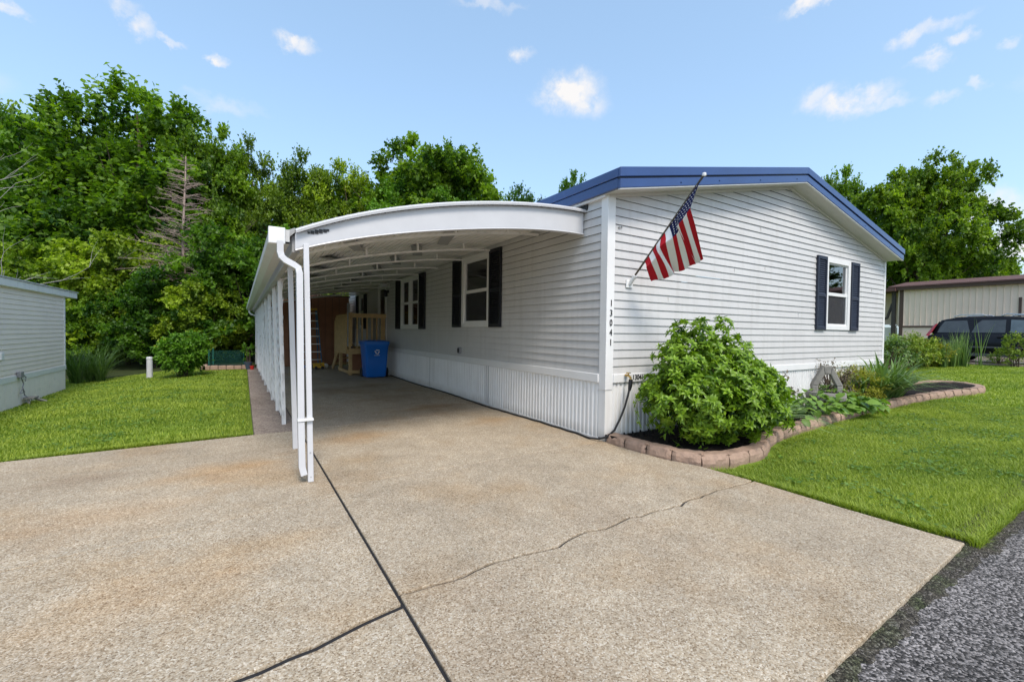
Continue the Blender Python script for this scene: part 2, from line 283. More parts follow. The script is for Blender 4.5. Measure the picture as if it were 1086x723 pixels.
# ------------------------------------------------------------------ mesh helpers
BASE = {}
class MB:
    def __init__(s): s.v = []; s.f = []; s.mi = []; s.cur = 0
    def face(s, pts):
        i = len(s.v); s.v += [tuple(p) for p in pts]; s.f.append(tuple(range(i, i+len(pts)))); s.mi.append(s.cur)
    def add(s, vs, fs):
        i = len(s.v); s.v += [tuple(p) for p in vs]
        for f in fs: s.f.append(tuple(i+k for k in f)); s.mi.append(s.cur)
        return s
    def box(s, x0, x1, y0, y1, z0, z1):
        return s.add([(x0, y0, z0), (x1, y0, z0), (x1, y1, z0), (x0, y1, z0), (x0, y0, z1), (x1, y0, z1), (x1, y1, z1), (x0, y1, z1)],
                     [(0, 3, 2, 1), (4, 5, 6, 7), (0, 1, 5, 4), (1, 2, 6, 5), (2, 3, 7, 6), (3, 0, 4, 7)])
    def prism(s, poly, vec):
        """polygon of 3D points extruded along vec"""
        n = len(poly); v = Vector(vec); a = [Vector(p) for p in poly]
        return s.add(a+[p+v for p in a], [tuple(range(n-1, -1, -1)), tuple(range(n, 2*n))]+[(i, (i+1) % n, n+(i+1) % n, n+i) for i in range(n)])
    def bar(s, a, b, w, h, up=(0, 0, 1)):
        a, b = Vector(a), Vector(b); d = (b-a).normalized(); u = Vector(up)
        if abs(d.dot(u)) > .98: u = Vector((0, 1, 0))
        r = d.cross(u).normalized()*w/2; u2 = r.cross(d).normalized()*h/2
        q = [a-r-u2, a+r-u2, a+r+u2, a-r+u2]
        return s.prism(q, b-a)
    def tube(s, pts, rad, seg=8, cap=True):
        pts = [Vector(p) for p in pts]; n = len(pts)
        if not hasattr(rad, '__len__'): rad = [rad]*n
        i0 = len(s.v); ref = Vector((0, 0, 1))
        for i, p in enumerate(pts):
            d = (pts[min(i+1, n-1)]-pts[max(i-1, 0)]).normalized()
            if abs(d.dot(ref)) > .95: ref = Vector((1, 0, 0)) if abs(d.x) < .9 else Vector((0, 1, 0))
            a = d.cross(ref).normalized(); b = a.cross(d).normalized(); ref = b
            for k in range(seg):
                t = 2*math.pi*k/seg; s.v.append(tuple(p+(a*math.cos(t)+b*math.sin(t))*rad[i]))
        for i in range(n-1):
            for k in range(seg):
                s.f.append((i0+i*seg+k, i0+i*seg+(k+1) % seg, i0+(i+1)*seg+(k+1) % seg, i0+(i+1)*seg+k)); s.mi.append(s.cur)
        if cap:
            s.f.append(tuple(i0+k for k in range(seg-1, -1, -1))); s.f.append(tuple(i0+(n-1)*seg+k for k in range(seg))); s.mi += [s.cur]*2
        return s
    def lathe(s, prof, c, seg=20, axis='z'):
        i0 = len(s.v); c = Vector(c)
        for r, h in prof:
            for k in range(seg):
                t = 2*math.pi*k/seg
                q = Vector((r*math.cos(t), r*math.sin(t), h))
                if axis == 'x': q = Vector((q.z, q.x, q.y))
                if axis == 'y': q = Vector((q.x, q.z, q.y))
                s.v.append(tuple(c+q))
        for i in range(len(prof)-1):
            for k in range(seg):
                s.f.append((i0+i*seg+k, i0+i*seg+(k+1) % seg, i0+(i+1)*seg+(k+1) % seg, i0+(i+1)*seg+k)); s.mi.append(s.cur)
        return s
    def grid(s, P):
        """P[i][j] points"""
        a, b = len(P), len(P[0]); i0 = len(s.v)
        for r in P: s.v += [tuple(p) for p in r]
        for i in range(a-1):
            for j in range(b-1): s.f.append((i0+i*b+j, i0+i*b+j+1, i0+(i+1)*b+j+1, i0+(i+1)*b+j)); s.mi.append(s.cur)
        return s
    def build(s, name, m, parent=None, smooth=False, bevel=0., org=None):
        b = Vector(org) if org is not None else (BASE.get(parent.name, Vector()) if parent else Vector())
        me = bpy.data.meshes.new(name)
        me.from_pydata([(p[0]-b.x, p[1]-b.y, p[2]-b.z) for p in s.v], [], s.f)
        ms = m if isinstance(m, (list, tuple)) else [m]
        for q in ms: me.materials.append(q)
        me.polygons.foreach_set('material_index', s.mi)
        if smooth:
            me.polygons.foreach_set('use_smooth', [True]*len(me.polygons))
            try: me.set_sharp_from_angle(angle=R_(40))
            except Exception: pass
        me.update()
        o = bpy.data.objects.new(name, me); COL.objects.link(o)
        if parent: o.parent = parent; BASE[o.name] = b
        elif org is not None: o.location = b; BASE[o.name] = b
        if bevel:
            mo = o.modifiers.new('bevel', 'BEVEL'); mo.width = bevel; mo.segments = 2; mo.limit_method = 'ANGLE'; mo.angle_limit = R_(50)
        return o

def npmesh(name, V, F, tone, m, parent=None, smooth=True, org=None):
    """V (n,3), F (k,q) faces of one size, tone per face"""
    b = org if org is not None else (BASE.get(parent.name, Vector()) if parent else Vector())
    me = bpy.data.meshes.new(name); n, k, q = len(V), len(F), F.shape[1]
    V = np.asarray(V, np.float32)-np.array(b, np.float32)
    me.vertices.add(n); me.vertices.foreach_set('co', V.ravel())
    me.loops.add(k*q); me.loops.foreach_set('vertex_index', F.astype(np.int32).ravel())
    me.polygons.add(k); me.polygons.foreach_set('loop_start', (np.arange(k)*q).astype(np.int32))
    try: me.polygons.foreach_set('loop_total', np.full(k, q, np.int32))
    except Exception: pass
    a = me.attributes.new('tone', 'FLOAT', 'FACE'); a.data.foreach_set('value', np.clip(tone, 0, 1).astype(np.float32))
    me.materials.append(m); me.update(calc_edges=True); me.validate()
    if smooth: me.polygons.foreach_set('use_smooth', np.ones(k, bool))
    o = bpy.data.objects.new(name, me); COL.objects.link(o)
    if parent: o.parent = parent; BASE[o.name] = Vector(b)
    elif org is not None: o.location = b
    return o

def tag(o, label=None, cat=None, group=None, kind=None):
    if label: o['label'] = label
    if cat: o['category'] = cat
    if group: o['group'] = group
    if kind: o['kind'] = kind
    return o
def thing(name, loc, label, cat, group=None):
    o = bpy.data.objects.new(name, None); COL.objects.link(o); o.location = loc; o.empty_display_size = .2
    BASE[o.name] = Vector(loc); return tag(o, label, cat, group)
def dup(root, loc, rot=0., scale=None, label=None):
    r = root.copy(); COL.objects.link(r); r.location = loc; r.rotation_euler = (0, 0, rot)
    if scale is not None: r.scale = scale if hasattr(scale, '__len__') else (scale,)*3
    if label: r['label'] = label
    for ch in list(root.children):
        c = ch.copy(); COL.objects.link(c); c.parent = r
        for g in list(ch.children):
            d = g.copy(); COL.objects.link(d); d.parent = c
    return r
def sm(a, b, x):
    t = np.clip((np.asarray(x, float)-a)/(b-a), 0, 1); return t*t*(3-2*t)
def terr(x, y):
    """height of the lawn"""
    return .37*sm(4, 20, x) - .3*sm(-4.6, -7.6, x)*sm(1.5, 5., y)
def gz(x, y): return float(terr(x, y))
def at(px, depth, py=350):
    """ground point in the direction of a picture column, a given distance ahead"""
    p = CAM+ray(px, py)*(depth/FOC); return Vector((p.x, p.y, gz(p.x, p.y)))
ORD = ['first', 'second', 'third', 'fourth', 'fifth', 'sixth', 'seventh', 'eighth', 'ninth', 'tenth', 'eleventh', 'twelfth', 'thirteenth', 'fourteenth', 'fifteenth', 'sixteenth', 'seventeenth', 'eighteenth', 'nineteenth', 'twentieth']

# ------------------------------------------------------------------ ground
xs = np.concatenate([np.linspace(-400, -30, 12), np.linspace(-28, 40, 120), np.linspace(45, 400, 12)])
ys = np.concatenate([np.linspace(-60, -8, 8), np.linspace(-7, 40, 90), np.linspace(45, 400, 12)])
gx, gy = np.meshgrid(xs, ys, indexing='ij')
rg = np.random.default_rng(3)
gh = terr(gx, gy)-.03+rg.normal(0, .008, gx.shape)
inroad = gy < -3.0
gh[inroad] = -.12
inpad = (gx > -9.2) & (gx < .3) & (gy < 2.9) | (gx > -3.9) & (gx < 9) & (gy > -.3) & (gy < 17)
gh[inpad] = -.15
V = np.stack([gx, gy, gh], -1).reshape(-1, 3)
nx_, ny_ = len(xs), len(ys)
I = np.arange(nx_*ny_).reshape(nx_, ny_)
F = np.stack([I[:-1, :-1], I[1:, :-1], I[1:, 1:], I[:-1, 1:]], -1).reshape(-1, 4)
tag(npmesh('ground', V, F, np.full(len(F), .5), M['lawn']), kind='structure')

def jag(a, b, n, amp, seed):
    r = random.Random(seed); a, b = Vector(a), Vector(b); d = b-a; p = Vector((-d.y, d.x, 0)).normalized(); out = []
    w = 0
    for i in range(n+1):
        t = i/n; w = .7*w+r.uniform(-amp, amp)
        out.append(a+d*t+p*(w*math.sin(math.pi*t)**.4 if 0 < t < 1 else 0))
    return out
def slab(poly, name='driveway', m=None, z=0., th=.12, bev=.006):
    b = MB(); b.prism([(p[0], p[1], z-th) for p in poly], (0, 0, th)); return tag(b.build(name, m or M['concrete'], bevel=bev), kind='structure')
def off(line, d): return [(p[0], p[1]+d) for p in line]
# right lane slabs: x -3.09..0.06; cracks run across
JX0, JX1 = -3.102, -3.085
crR = jag((JX1, -1.775, 0), (.16, -1.72, 0), 46, .024, 4)
crR2 = jag((JX1, -.02, 0), (.07, .02, 0), 40, .012, 9)
crR3 = jag((JX1, 2.38, 0), (0, 2.45, 0), 40, .008, 5); crR4 = jag((JX1, 4.15, 0), (0, 4.2, 0), 40, .006, 6)
edgeR = [(.17, -3.08), (.15, -2.4)]
slab([(JX1, -3.13), (-1.9, -3.125), (.17, -3.075), (.15, -2.4)]+[(p.x, p.y-.011) for p in reversed(crR)])
slab([(p.x, p.y+.010) for p in crR]+[(.13, -1.2), (.02, -.9), (-.03, -.4)]+[(p.x, p.y-.004) for p in reversed(crR2)])
slab([(p.x, p.y+.0025) for p in crR2]+[(.0, .1)]+[(p.x, p.y-.006) for p in reversed(crR3)])
slab([(p.x, p.y+.004) for p in crR3]+[(p.x, p.y-.006) for p in reversed(crR4)])
slab([(p.x, p.y+.004) for p in crR4]+[(0, 13.2), (JX1, 13.2)])
# left pad
crL1 = jag((-9, -2.95, 0), (JX0, -1.87, 0), 60, .026, 7)
crL2 = jag((-9, -1.15, 0), (JX0, -.23, 0), 80, .012, 8)
slab([(-9, -3.3), (JX0, -3.13)]+[(p.x, p.y-.020) for p in reversed(crL1)])
slab([(p.x, p.y+.016) for p in crL1]+[(p.x, p.y-.007) for p in reversed(crL2)])
slab([(p.x, p.y+.005) for p in crL2]+[(JX0, 2.36), (-3.6, 2.355), (-5.7, 2.24), (-9, 2.1)])
slab([(-3.60, 2.375), (JX0, 2.375), (JX0, 5.2), (-3.58, 5.2)], 'walkway', M['walk'], z=.004)
slab([(-3.58, 5.212), (JX0, 5.212), (JX0, 9.0), (-3.55, 9.0)], 'walkway', M['walk'], z=-.002)
slab([(-3.55, 9.012), (JX0, 9.012), (JX0, 13.2), (-3.52, 13.2)], 'walkway', M['walk'], z=.002)
b = MB(); b.box(-8.9, -.06, -3.0, 2.0, -.2, -.014); b.box(-.06, .10, -3.0, -1.3, -.2, -.0145); b.box(-3.5, -.02, 2.0, 13.15, -.2, -.0155)
tag(b.build('driveway_bed', M['nearblack']), kind='structure')
# road
b = MB(); n = 60; P = []
for i in range(n+1):
    x = -30+i*90/n; P.append([(x, -40, -.09), (x, -12, -.07), (x, -6, -.045), (x, -3.16+.012*math.sin(x*7), -.03)])
b.grid(P); tag(b.build('road', M['asphalt']), kind='structure')
P = []
r = random.Random(2)
w = .1
for i in range(750):
    x = -9+i*.04; w = .6*w+.4*(.01+.10*r.random()); ww_ = w+(.03 if x > .12 else 0)
    P.append([(x, -3.10-ww_-.03, -.034), (x, -3.10-ww_*.5, -.014-.012*r.random()), (x, -2.97, -.030 if x < .12 else -.012)])
b = MB(); b.grid(P); tag(b.build('road_edge_soil', M['soil'], smooth=True), kind='structure')
b = MB()
tp = jag((.45, -3.50, 0), (2.6, -3.62, 0), 20, .02, 12)
b.face([(p.x, p.y, -.026) for p in tp]+[(2.6, -3.70, -.026), (1.5, -3.66, -.026), (1.0, -3.60, -.026), (.5, -3.535, -.026)])
b.face([(1.05, -3.36, -.025), (2.4, -3.3, -.025), (2.4, -3.56, -.025), (1.1, -3.52, -.025)])
tag(b.build('road_dark_patch', M['nearblack']), kind='structure')  # near-black polygons laid flat on the asphalt

# ------------------------------------------------------------------ house
HX, HL, EZ, RZ = 8.3, 14.5, 2.96, 3.81
house = thing('mobile_home', (4.15, 7, 0), 'single storey mobile home in white lap siding with blue metal roof edge', 'house')
SP = .1016
def roof_z(x): return EZ+(RZ-EZ)*(1-abs(x-HX/2)/(HX/2))
Z0 = .80
front_open = [(5.52, 6.55, 1.42, 2.74)]
side_open = [(2.87, 4.02, 1.42, 2.70), (6.40, 7.85, 1.40, 2.66), (9.25, 10.12, .78, 2.70), (11.95, 12.75, 1.40, 2.55)]
def laps(span, opens, place, seams):
    b = MB(); k = 0; z = Z0
    zmax = RZ if span is None else EZ
    rr = random.Random(11)
    while z < zmax-.01:
        z1 = min(z+SP, zmax)
        def xr(zz):
            if span is not None: return span
            if zz <= EZ: return (0, HX)
            h = (RZ-zz)/(RZ-EZ)*HX/2; return (HX/2-h, HX/2+h)
        a0, a1 = xr(z); c0, c1 = xr(z1)
        ivs = [(0., 1.)]
        segs = []
        cuts = [(o[0], o[1]) for o in opens if o[2] < (z+z1)/2 < o[3]]
        xs_ = [(a0, c0)]
        cur = (a0, c0)
        for (u0, u1) in sorted(cuts):
            segs.append((cur, (u0, u0))); cur = (u1, u1)
        segs.append((cur, (a1, c1)))
        for (s0, s1) in segs:
            n = max(1, int((s1[0]-s0[0])/.6))
            for i in range(n):
                t0, t1 = i/n, (i+1)/n
                A = s0[0]+(s1[0]-s0[0])*t0; B = s0[0]+(s1[0]-s0[0])*t1; Cc = s0[1]+(s1[1]-s0[1])*t0; D = s0[1]+(s1[1]-s0[1])*t1
                o1 = .016; o2 = .002
                b.face([place(A, -.0, z+.012), place(B, 0, z+.012), place(B, o1, z+.001), place(A, o1, z+.001)])
                b.face([place(A, o1, z+.001), place(B, o1, z+.001), place(B, o1*.93, z+.012), place(A, o1*.93, z+.012)])
                b.face([place(A, o1*.93, z+.012), place(B, o1*.93, z+.012), place(D, o2, z1), place(Cc, o2, z1)])
        z += SP; k += 1
    return b
laps(None, front_open, lambda u, o, z: (u, -o, z), 1).build('front_siding', M['siding'], house)
laps((0, HL), side_open, lambda u, o, z: (-o, u, z), 2).build('side_siding', M['siding'], house)
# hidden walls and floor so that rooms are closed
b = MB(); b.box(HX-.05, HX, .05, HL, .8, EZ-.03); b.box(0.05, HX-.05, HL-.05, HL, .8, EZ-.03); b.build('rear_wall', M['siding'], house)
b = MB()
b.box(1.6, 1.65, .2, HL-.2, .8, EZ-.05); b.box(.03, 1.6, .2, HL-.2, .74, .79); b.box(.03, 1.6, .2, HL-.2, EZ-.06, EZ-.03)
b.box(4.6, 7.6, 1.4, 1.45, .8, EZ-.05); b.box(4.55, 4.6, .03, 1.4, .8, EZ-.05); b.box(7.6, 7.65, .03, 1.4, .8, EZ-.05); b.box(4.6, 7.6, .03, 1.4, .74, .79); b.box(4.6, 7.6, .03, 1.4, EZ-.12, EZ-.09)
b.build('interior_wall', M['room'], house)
# seams of overlapping siding panels
b = MB()
rr = random.Random(5)
for (x, z) in ((1.1, 1.72), (1.12, 2.75), (3.3, 2.95), (4.55, 1.65), (2.6, 2.2), (3.45, 2.35), (7.6, 2.2)):
    z = Z0+round((z-Z0)/SP)*SP
    b = MB(); b.box(x, x+.003, -.0165, -.002, z+.006, z+SP-.02); b.build('siding_seam', M['siding'], house)
# corner boards
b = MB(); b.prism([(-.020, -.020, .62), (.105, -.020, .62), (.105, -.006, .62), (-.006, -.006, .62), (-.006, .095, .62), (-.020, .095, .62)], (0, 0, EZ-.62)); b.build('corner_board', M['white'], house, bevel=.003)
b = MB(); b.box(HX-.06, HX+.02, -.020, -.001, .76, EZ); b.build('corner_board', M['white'], house, bevel=.003)
# skirting
def ribs(u0, u1, place, z0, z1):
    b = MB(); u = u0; pr = []
    while u < u1:
        for du, o in ((0, .0), (.022, .0), (.034, .016), (.060, .016), (.072, 0)):
            if u+du <= u1: pr.append((u+du, o))
        u += .076
    pr.append((u1, 0))
    for i in range(len(pr)-1):
        (a, oa), (c, oc) = pr[i], pr[i+1]
        b.face([place(a, oa, z0), place(c, oc, z0), place(c, oc, z1), place(a, oa, z1)])
    return b
b = ribs(.10, HX, lambda u, o, z: (u, .005-o, z), 0, .735); b.build('front_skirting', M['skirt'], house)
b = ribs(.10, HL, lambda u, o, z: (.005-o, u, z), -.01, .735); b.build('side_skirting', M['skirt'], house)
b = MB(); b.prism([(-.012, -.012, -.01), (.10, -.012, -.01), (.10, .0, -.01), (0, 0, -.01), (0, .10, -.01), (-.012, .10, -.01)], (0, 0, .63)); b.build('skirting_corner', M['skirt'], house)
b = MB(); b.box(.106, HX, -.034, .0, .70, .806); b.build('skirting_band', M['white'], house, bevel=.006)
b = MB(); b.box(-.034, .0, .096, HL, .70, .806); b.build('skirting_band', M['white'], house, bevel=.006)
b = MB(); b.box(.10, HX, -.018, .0, 0, .03); b.box(-.018, 0, .1, HL, -.01, .025); b.build('skirting_track', M['white'], house)
b = MB()
for x in (.16, .31, .46, .60, .76): b = MB(); b.box(x, x+.018, -.021, -.010, .045, .07); b.build('skirting_vent_hole', M['black'], house)
b = MB(); b.box(-.021, -.012, .05, .085, .02, .035); b.build('skirting_vent_hole', M['black'], house)
for (y, lab) in ((2.9, None), (2.97, None), (5.7, None)):
    b = MB(); b.box(-.015, -.004, y, y+.012, .03, .70); b.build('skirting_joint', M['galvshade'], house)
# roof
FO = .27; th = .1
roof = None
b = MB()
for s in (0, 1):
    x0, xm = (-.09, HX/2) if s == 0 else (HX+.09, HX/2)
    z0 = EZ+.228-(.09)*.205; zm = RZ+.228
    b.prism([(x0, -FO, z0), (xm, -FO, zm), (xm, -FO, zm-.05), (x0, -FO, z0-.05)], (0, HL+FO+.2, 0))
roof = b.build('roof', M['blue'], house, bevel=.004)
def gstrip(y0, y1, lo, hi, xo, name, m, bev=.004):
    for s in (0, 1):
        b = MB(); x0, xm = (-xo, HX/2) if s == 0 else (HX+xo, HX/2)
        e = EZ-xo*.205
        pts = [(x0, y0, e+lo), (xm, y0, RZ+lo), (xm, y0, RZ+hi), (x0, y0, e+hi)]
        if s: pts = pts[::-1]
        b.prism(pts, (0, y1-y0, 0)); b.build(name, m, house, bevel=bev)
gstrip(-FO-.035, -FO+.0, .135, .245, .115, 'rake_trim', M['blue'], .006)
gstrip(-FO-.012, -FO+.02, .115, .1349, .10, 'rake_shadow_gap', M['bluedark'], 0)  # recessed strip in near-black blue, the shadow line put into its colour
gstrip(-FO-.022, -FO+.02, .010, .115, .10, 'rake_fascia', M['blue'], .005)
gstrip(-FO+.0195, -.0, .004, .018, .06, 'gable_soffit', M['soffit'], 0)
gstrip(-.03, -.001, -.035, .0035, .0, 'frieze_trim', M['soffit'], 0)
gstrip(-FO-.014, -FO+.019, -.004, .0095, .095, 'rake_lip', M['white'], .003)
b = MB(); b.box(-.115, -.07, -FO+.001, HL+.2, EZ+.118, EZ+.222); b.box(-.10, -.06, -FO+.021, HL+.2, EZ+.0, EZ+.115); b.build('eave_fascia', M['blue'], house, bevel=.006)
b = MB(); b.box(-.06, .0, -.0, HL, EZ-.03, EZ+.0); b.build('eave_soffit', M['white'], house)
b = MB()
for (x, dz) in ((.95, .05), (1.75, .06), (2.75, .055), (3.8, .06), (6.4, .06), (7.6, .05)):
    z = roof_z(x)+dz; b = MB(); b.lathe([(.009, -.004), (.009, 0), (0, 0)], (x, -FO-.022, z), 8, 'y'); b.build('fascia_nail', M['bluedark'], house)

def window(gm, u0, u1, z0, z1, place, parent, shut=True, shm=None, screen=True, double=False, shw=.33):
    """u along wall, o outwards"""
    def bx(b, a0, a1, o0, o1, c0, c1):
        P = [place(a0, o0, c0), place(a1, o0, c0), place(a1, o1, c0), place(a0, o1, c0), place(a0, o0, c1), place(a1, o0, c1), place(a1, o1, c1), place(a0, o1, c1)]
        b.add(P, [(0, 3, 2, 1), (4, 5, 6, 7), (0, 1, 5, 4), (1, 2, 6, 5), (2, 3, 7, 6), (3, 0, 4, 7)])
    c = .07
    b = MB()
    bx(b, u0-.03, u0+c, -.05, .03, z0-.03, z1+.03); bx(b, u1-c, u1+.03, -.05, .03, z0-.03, z1+.03)
    bx(b, u0+c, u1-c, -.05, .029, z0-.03, z0+.055); bx(b, u0+c, u1-c, -.05, .029, z1-.06, z1+.03)
    if double: bx(b, (u0+u1)/2-.07, (u0+u1)/2+.07, -.05, .031, z0+.055, z1-.06)
    w = b.build('window', M['white'], parent, bevel=.004)
    panes = [(u0+c, (u0+u1)/2-.07), ((u0+u1)/2+.07, u1-c)] if double else [(u0+c, u1-c)]
    zm = (z0+z1)/2+.0
    for (p0, p1) in panes:
        b = MB(); s = .032
        bx(b, p0, p1, -.03, .014, zm-.03, zm+.03)
        for (q0, q1, oo) in ((z0+.055, zm-.03, 0), (zm+.03, z1-.06, -.012)):
            bx(b, p0, p0+s, -.035, .008+oo, q0, q1); bx(b, p1-s, p1, -.035, .008+oo, q0, q1)
        bx(b, p0+s, p1-s, -.035, .007, z0+.055, z0+.085); bx(b, p0+s, p1-s, -.035, -.005, z1-.085, z1-.06)
        b.build('sash', M['white'], w)
        b = MB(); b.face([place(p0+s, -.016, z0+.08), place(p1-s, -.016, z0+.08), place(p1-s, -.016, zm), place(p0+s, -.016, zm)])
        b.face([place(p0+s, -.022, zm), place(p1-s, -.022, zm), place(p1-s, -.022, z1-.08), place(p0+s, -.022, z1-.08)])
        b.build('pane', gm, w)
        if screen:
            b = MB(); b.face([place(p0+s, -.004, z0+.08), place(p1-s, -.004, z0+.08), place(p1-s, -.004, zm-.02), place(p0+s, -.004, zm-.02)])
            b.build('insect_screen', M['screenmesh'], w)
    if shut:
        for (a0, a1) in ((u0-.035-shw, u0-.035), (u1+.035, u1+.035+shw)):
            b = MB(); f = .045
            zz0, zz1 = z0-.035, z1+.03; zc = zz0+(zz1-zz0)*.47
            bx(b, a0, a0+f, .014, .05, zz0, zz1); bx(b, a1-f, a1, .014, .05, zz0, zz1)
            for (h0, h1) in ((zz0, zz0+.06), (zc-.03, zc+.03), (zz1-.06, zz1)): bx(b, a0+f, a1-f, .014, .05, h0, h1)
            for (h0, h1) in ((zz0+.06, zc-.03), (zc+.03, zz1-.06)):
                n = 16
                for i in range(n):
                    q0 = h0+(h1-h0)*i/n; q1 = h0+(h1-h0)*(i+1)/n
                    b.face([place(a0+f, .044, q0), place(a1-f, .044, q0), place(a1-f, .022, q1), place(a0+f, .022, q1)])
                    b.face([place(a0+f, .022, q0), place(a1-f, .022, q0), place(a1-f, .044, q0), place(a0+f, .044, q0)])
            b.build('shutter', shm, parent)
    return w
ms = bpy.data.materials.new('screen mesh'); ms.use_nodes = True; t = ms.node_tree; pb = t.nodes['Principled BSDF']; pb.inputs['Base Color'].default_value = (.035, .035, .04, 1); pb.inputs['Roughness'].default_value = .9; pb.inputs['Alpha'].default_value = .6
M['screenmesh'] = ms
PF = lambda u, o, z: (u, -o, z)
PS = lambda u, o, z: (-o, u, z)
window(M['glassfront'], 5.55, 6.52, 1.45, 2.74, PF, house, True, M['shutter'], True, False, .36)
window(M['glass'], 2.90, 3.98, 1.42, 2.70, PS, house, True, M['shutterside'], True, False, .40)
window(M['glass'], 6.43, 7.82, 1.38, 2.66, PS, house, True, M['shutterside'], False, True, .40)
window(M['glass'], 11.98, 12.72, 1.38, 2.52, PS, house, True, M['shutterside'], False, False, .36)
# door
b = MB()
b.box(-.03, .04, 9.22, 9.29, .8, 2.72); b.box(-.03, .04, 10.08, 10.15, .8, 2.72); b.box(-.03, .04, 9.29, 10.08, 2.65, 2.72); b.build('door_frame', M['white'], house)
b = MB(); b.box(-.012, .03, 9.29, 9.42, .8, 2.65); b.box(-.012, .03, 9.95, 10.08, .8, 2.65); b.box(-.012, .03, 9.42, 9.95, .8, 1.75); b.box(-.012, .03, 9.42, 9.95, 2.55, 2.65)
door = b.build('door', M['white'], house)
b = MB(); b.face([(.0, 9.42, 1.75), (0, 9.95, 1.75), (0, 9.95, 2.55), (0, 9.42, 2.55)]); b.build('door_pane', M['glass'], door)
b = MB(); b.lathe([(.012, 0), (.012, -.04), (.03, -.045), (.034, -.065), (.02, -.08), (0, -.08)], (-.012, 9.36, 1.72), 10, 'x'); b.build('door_knob', M['brass'], door)
# lit bulb seen through the double window
b = MB(); b.lathe([(0, -.05), (.035, -.03), (.045, 0), (.035, .03), (.014, .055), (0, .06)], (.75, 8.35, 2.36), 12); b.build('room_lamp_bulb', M['lamp'], house, smooth=True)
b = MB(); b.tube([(.75, 8.35, 2.42), (.75, 8.35, 2.9)], .008, 6); b.lathe([(.02, .05), (.06, .0), (.075, -.03)], (.75, 8.35, 2.39), 12); b.build('room_lamp_stem', M['brass'], house)
# wall lamp by the door
b = MB(); b.lathe([(.055, 0), (.055, -.03), (.02, -.04)], (-.014, 8.92, 2.60), 12, 'x'); b.tube([(-.05, 8.92, 2.6), (-.14, 8.9, 2.58)], .014, 8)
wl = b.build('security_light', M['white'], house, smooth=True)
for dy in (-.08, .10):
    b = MB(); b.lathe([(0, 0), (.05, .005), (.062, .05), (.065, .13), (.055, .14), (0, .135)], (-.16, 8.9+dy, 2.60), 12, 'x'); b.v = [(-.32-p[0], p[1], p[2]) for p in b.v]; b.build('lamp_head', M['lensgrey'], wl, smooth=True)
b = MB(); b.lathe([(.03, -.16), (.06, -.14), (.065, -.02), (.04, .02), (.0, .05)], (-.11, 9.0, 2.44), 8); b.box(-.06, -.014, 8.97, 9.03, 2.40, 2.48); b.build('porch_lantern', M['black'], house)
# outlet
b = MB(); b.box(-.055, -.012, 4.02, 4.11, .86, .99); ob = b.build('outlet_box', M['grey'], house, bevel=.006)
b = MB(); b.box(-.068, -.055, 4.03, 4.10, .885, .97); b.build('outlet_cover', M['rubber'], ob)
b = MB(); b.box(.16, .185, -.03, -.014, 2.585, 2.605); b.box(.20, .215, -.03, -.014, 2.59, 2.61); b.build('siding_clip', M['galvshade'], house)
# house numbers
def text(body, size, xf, m, parent, name, ext=.004, shear=0., sx=1.):
    cu = bpy.data.curves.new('t', 'FONT'); cu.body = body; cu.size = size; cu.extrude = ext; cu.align_x = 'CENTER'; cu.align_y = 'CENTER'
    to = bpy.data.objects.new('t', cu); COL.objects.link(to)
    dg = bpy.context.evaluated_depsgraph_get(); me = bpy.data.meshes.new_from_object(to.evaluated_get(dg)); bpy.data.objects.remove(to)
    bs = BASE.get(parent.name, Vector())
    for v in me.vertices:
        p = xf(v.co.x*sx, v.co.y, v.co.z); v.co = Vector(p)-bs
    me.materials.clear(); me.materials.append(m)
    o = bpy.data.objects.new(name, me); COL.objects.link(o); o.parent = parent; BASE[o.name] = bs; return o
for i, ch in enumerate('13041'):
    zc = 1.665-i*.118
    text(ch, .112, lambda x, y, z, zc=zc: (.052+x, -.026-z, zc+y), M['black'], house, 'house_number', .003, 0, .8)
text('13041', .092, lambda x, y, z: (.525+x, -.039-z, .755+y), M['black'], house, 'house_number', .003, 0, .9)
# spigot
b = MB(); b.tube([(.30, -.03, .79), (.30, -.09, .79), (.30, -.12, .77), (.30, -.125, .74)], .014, 8); b.lathe([(.0, 0), (.03, 0), (.03, .012), (0, .012)], (.30, -.085, .815), 10); b.tube([(.3, -.085, .79), (.3, -.085, .82)], .008, 6)
b.build('water_tap', M['brass'], house, smooth=True)

# ------------------------------------------------------------------ garden hose
hose = thing('garden_hose', (.2, -.15, .0), 'black garden hose hanging from the brass tap and running along the skirting', 'hose')
r = random.Random(8)
pts = [(.30, -.125, .73), (.285, -.128, .66), (.25, -.13, .55), (.20, -.13, .42), (.13, -.125, .28), (.05, -.115, .15), (-.02, -.07, .07), (-.075, .02, .03), (-.10, .16, .016)]
y = .3
while y < 8.5:
    pts.append((-.085+.025*math.sin(y*1.7)+r.uniform(-.012, .012), y, .014)); y += .16
pts += [(-.06, 8.6, .02)]
b = MB(); b.tube(pts, .0125, 8); b.build('hose', M['rubber'], hose, smooth=True)
b = MB(); b.tube([(.30, -.125, .745), (.297, -.126, .70), (.288, -.127, .66), (.275, -.128, .61)], [.024, .026, .024, .016], 10); b.build('hose_connector', M['black'], hose, smooth=True)

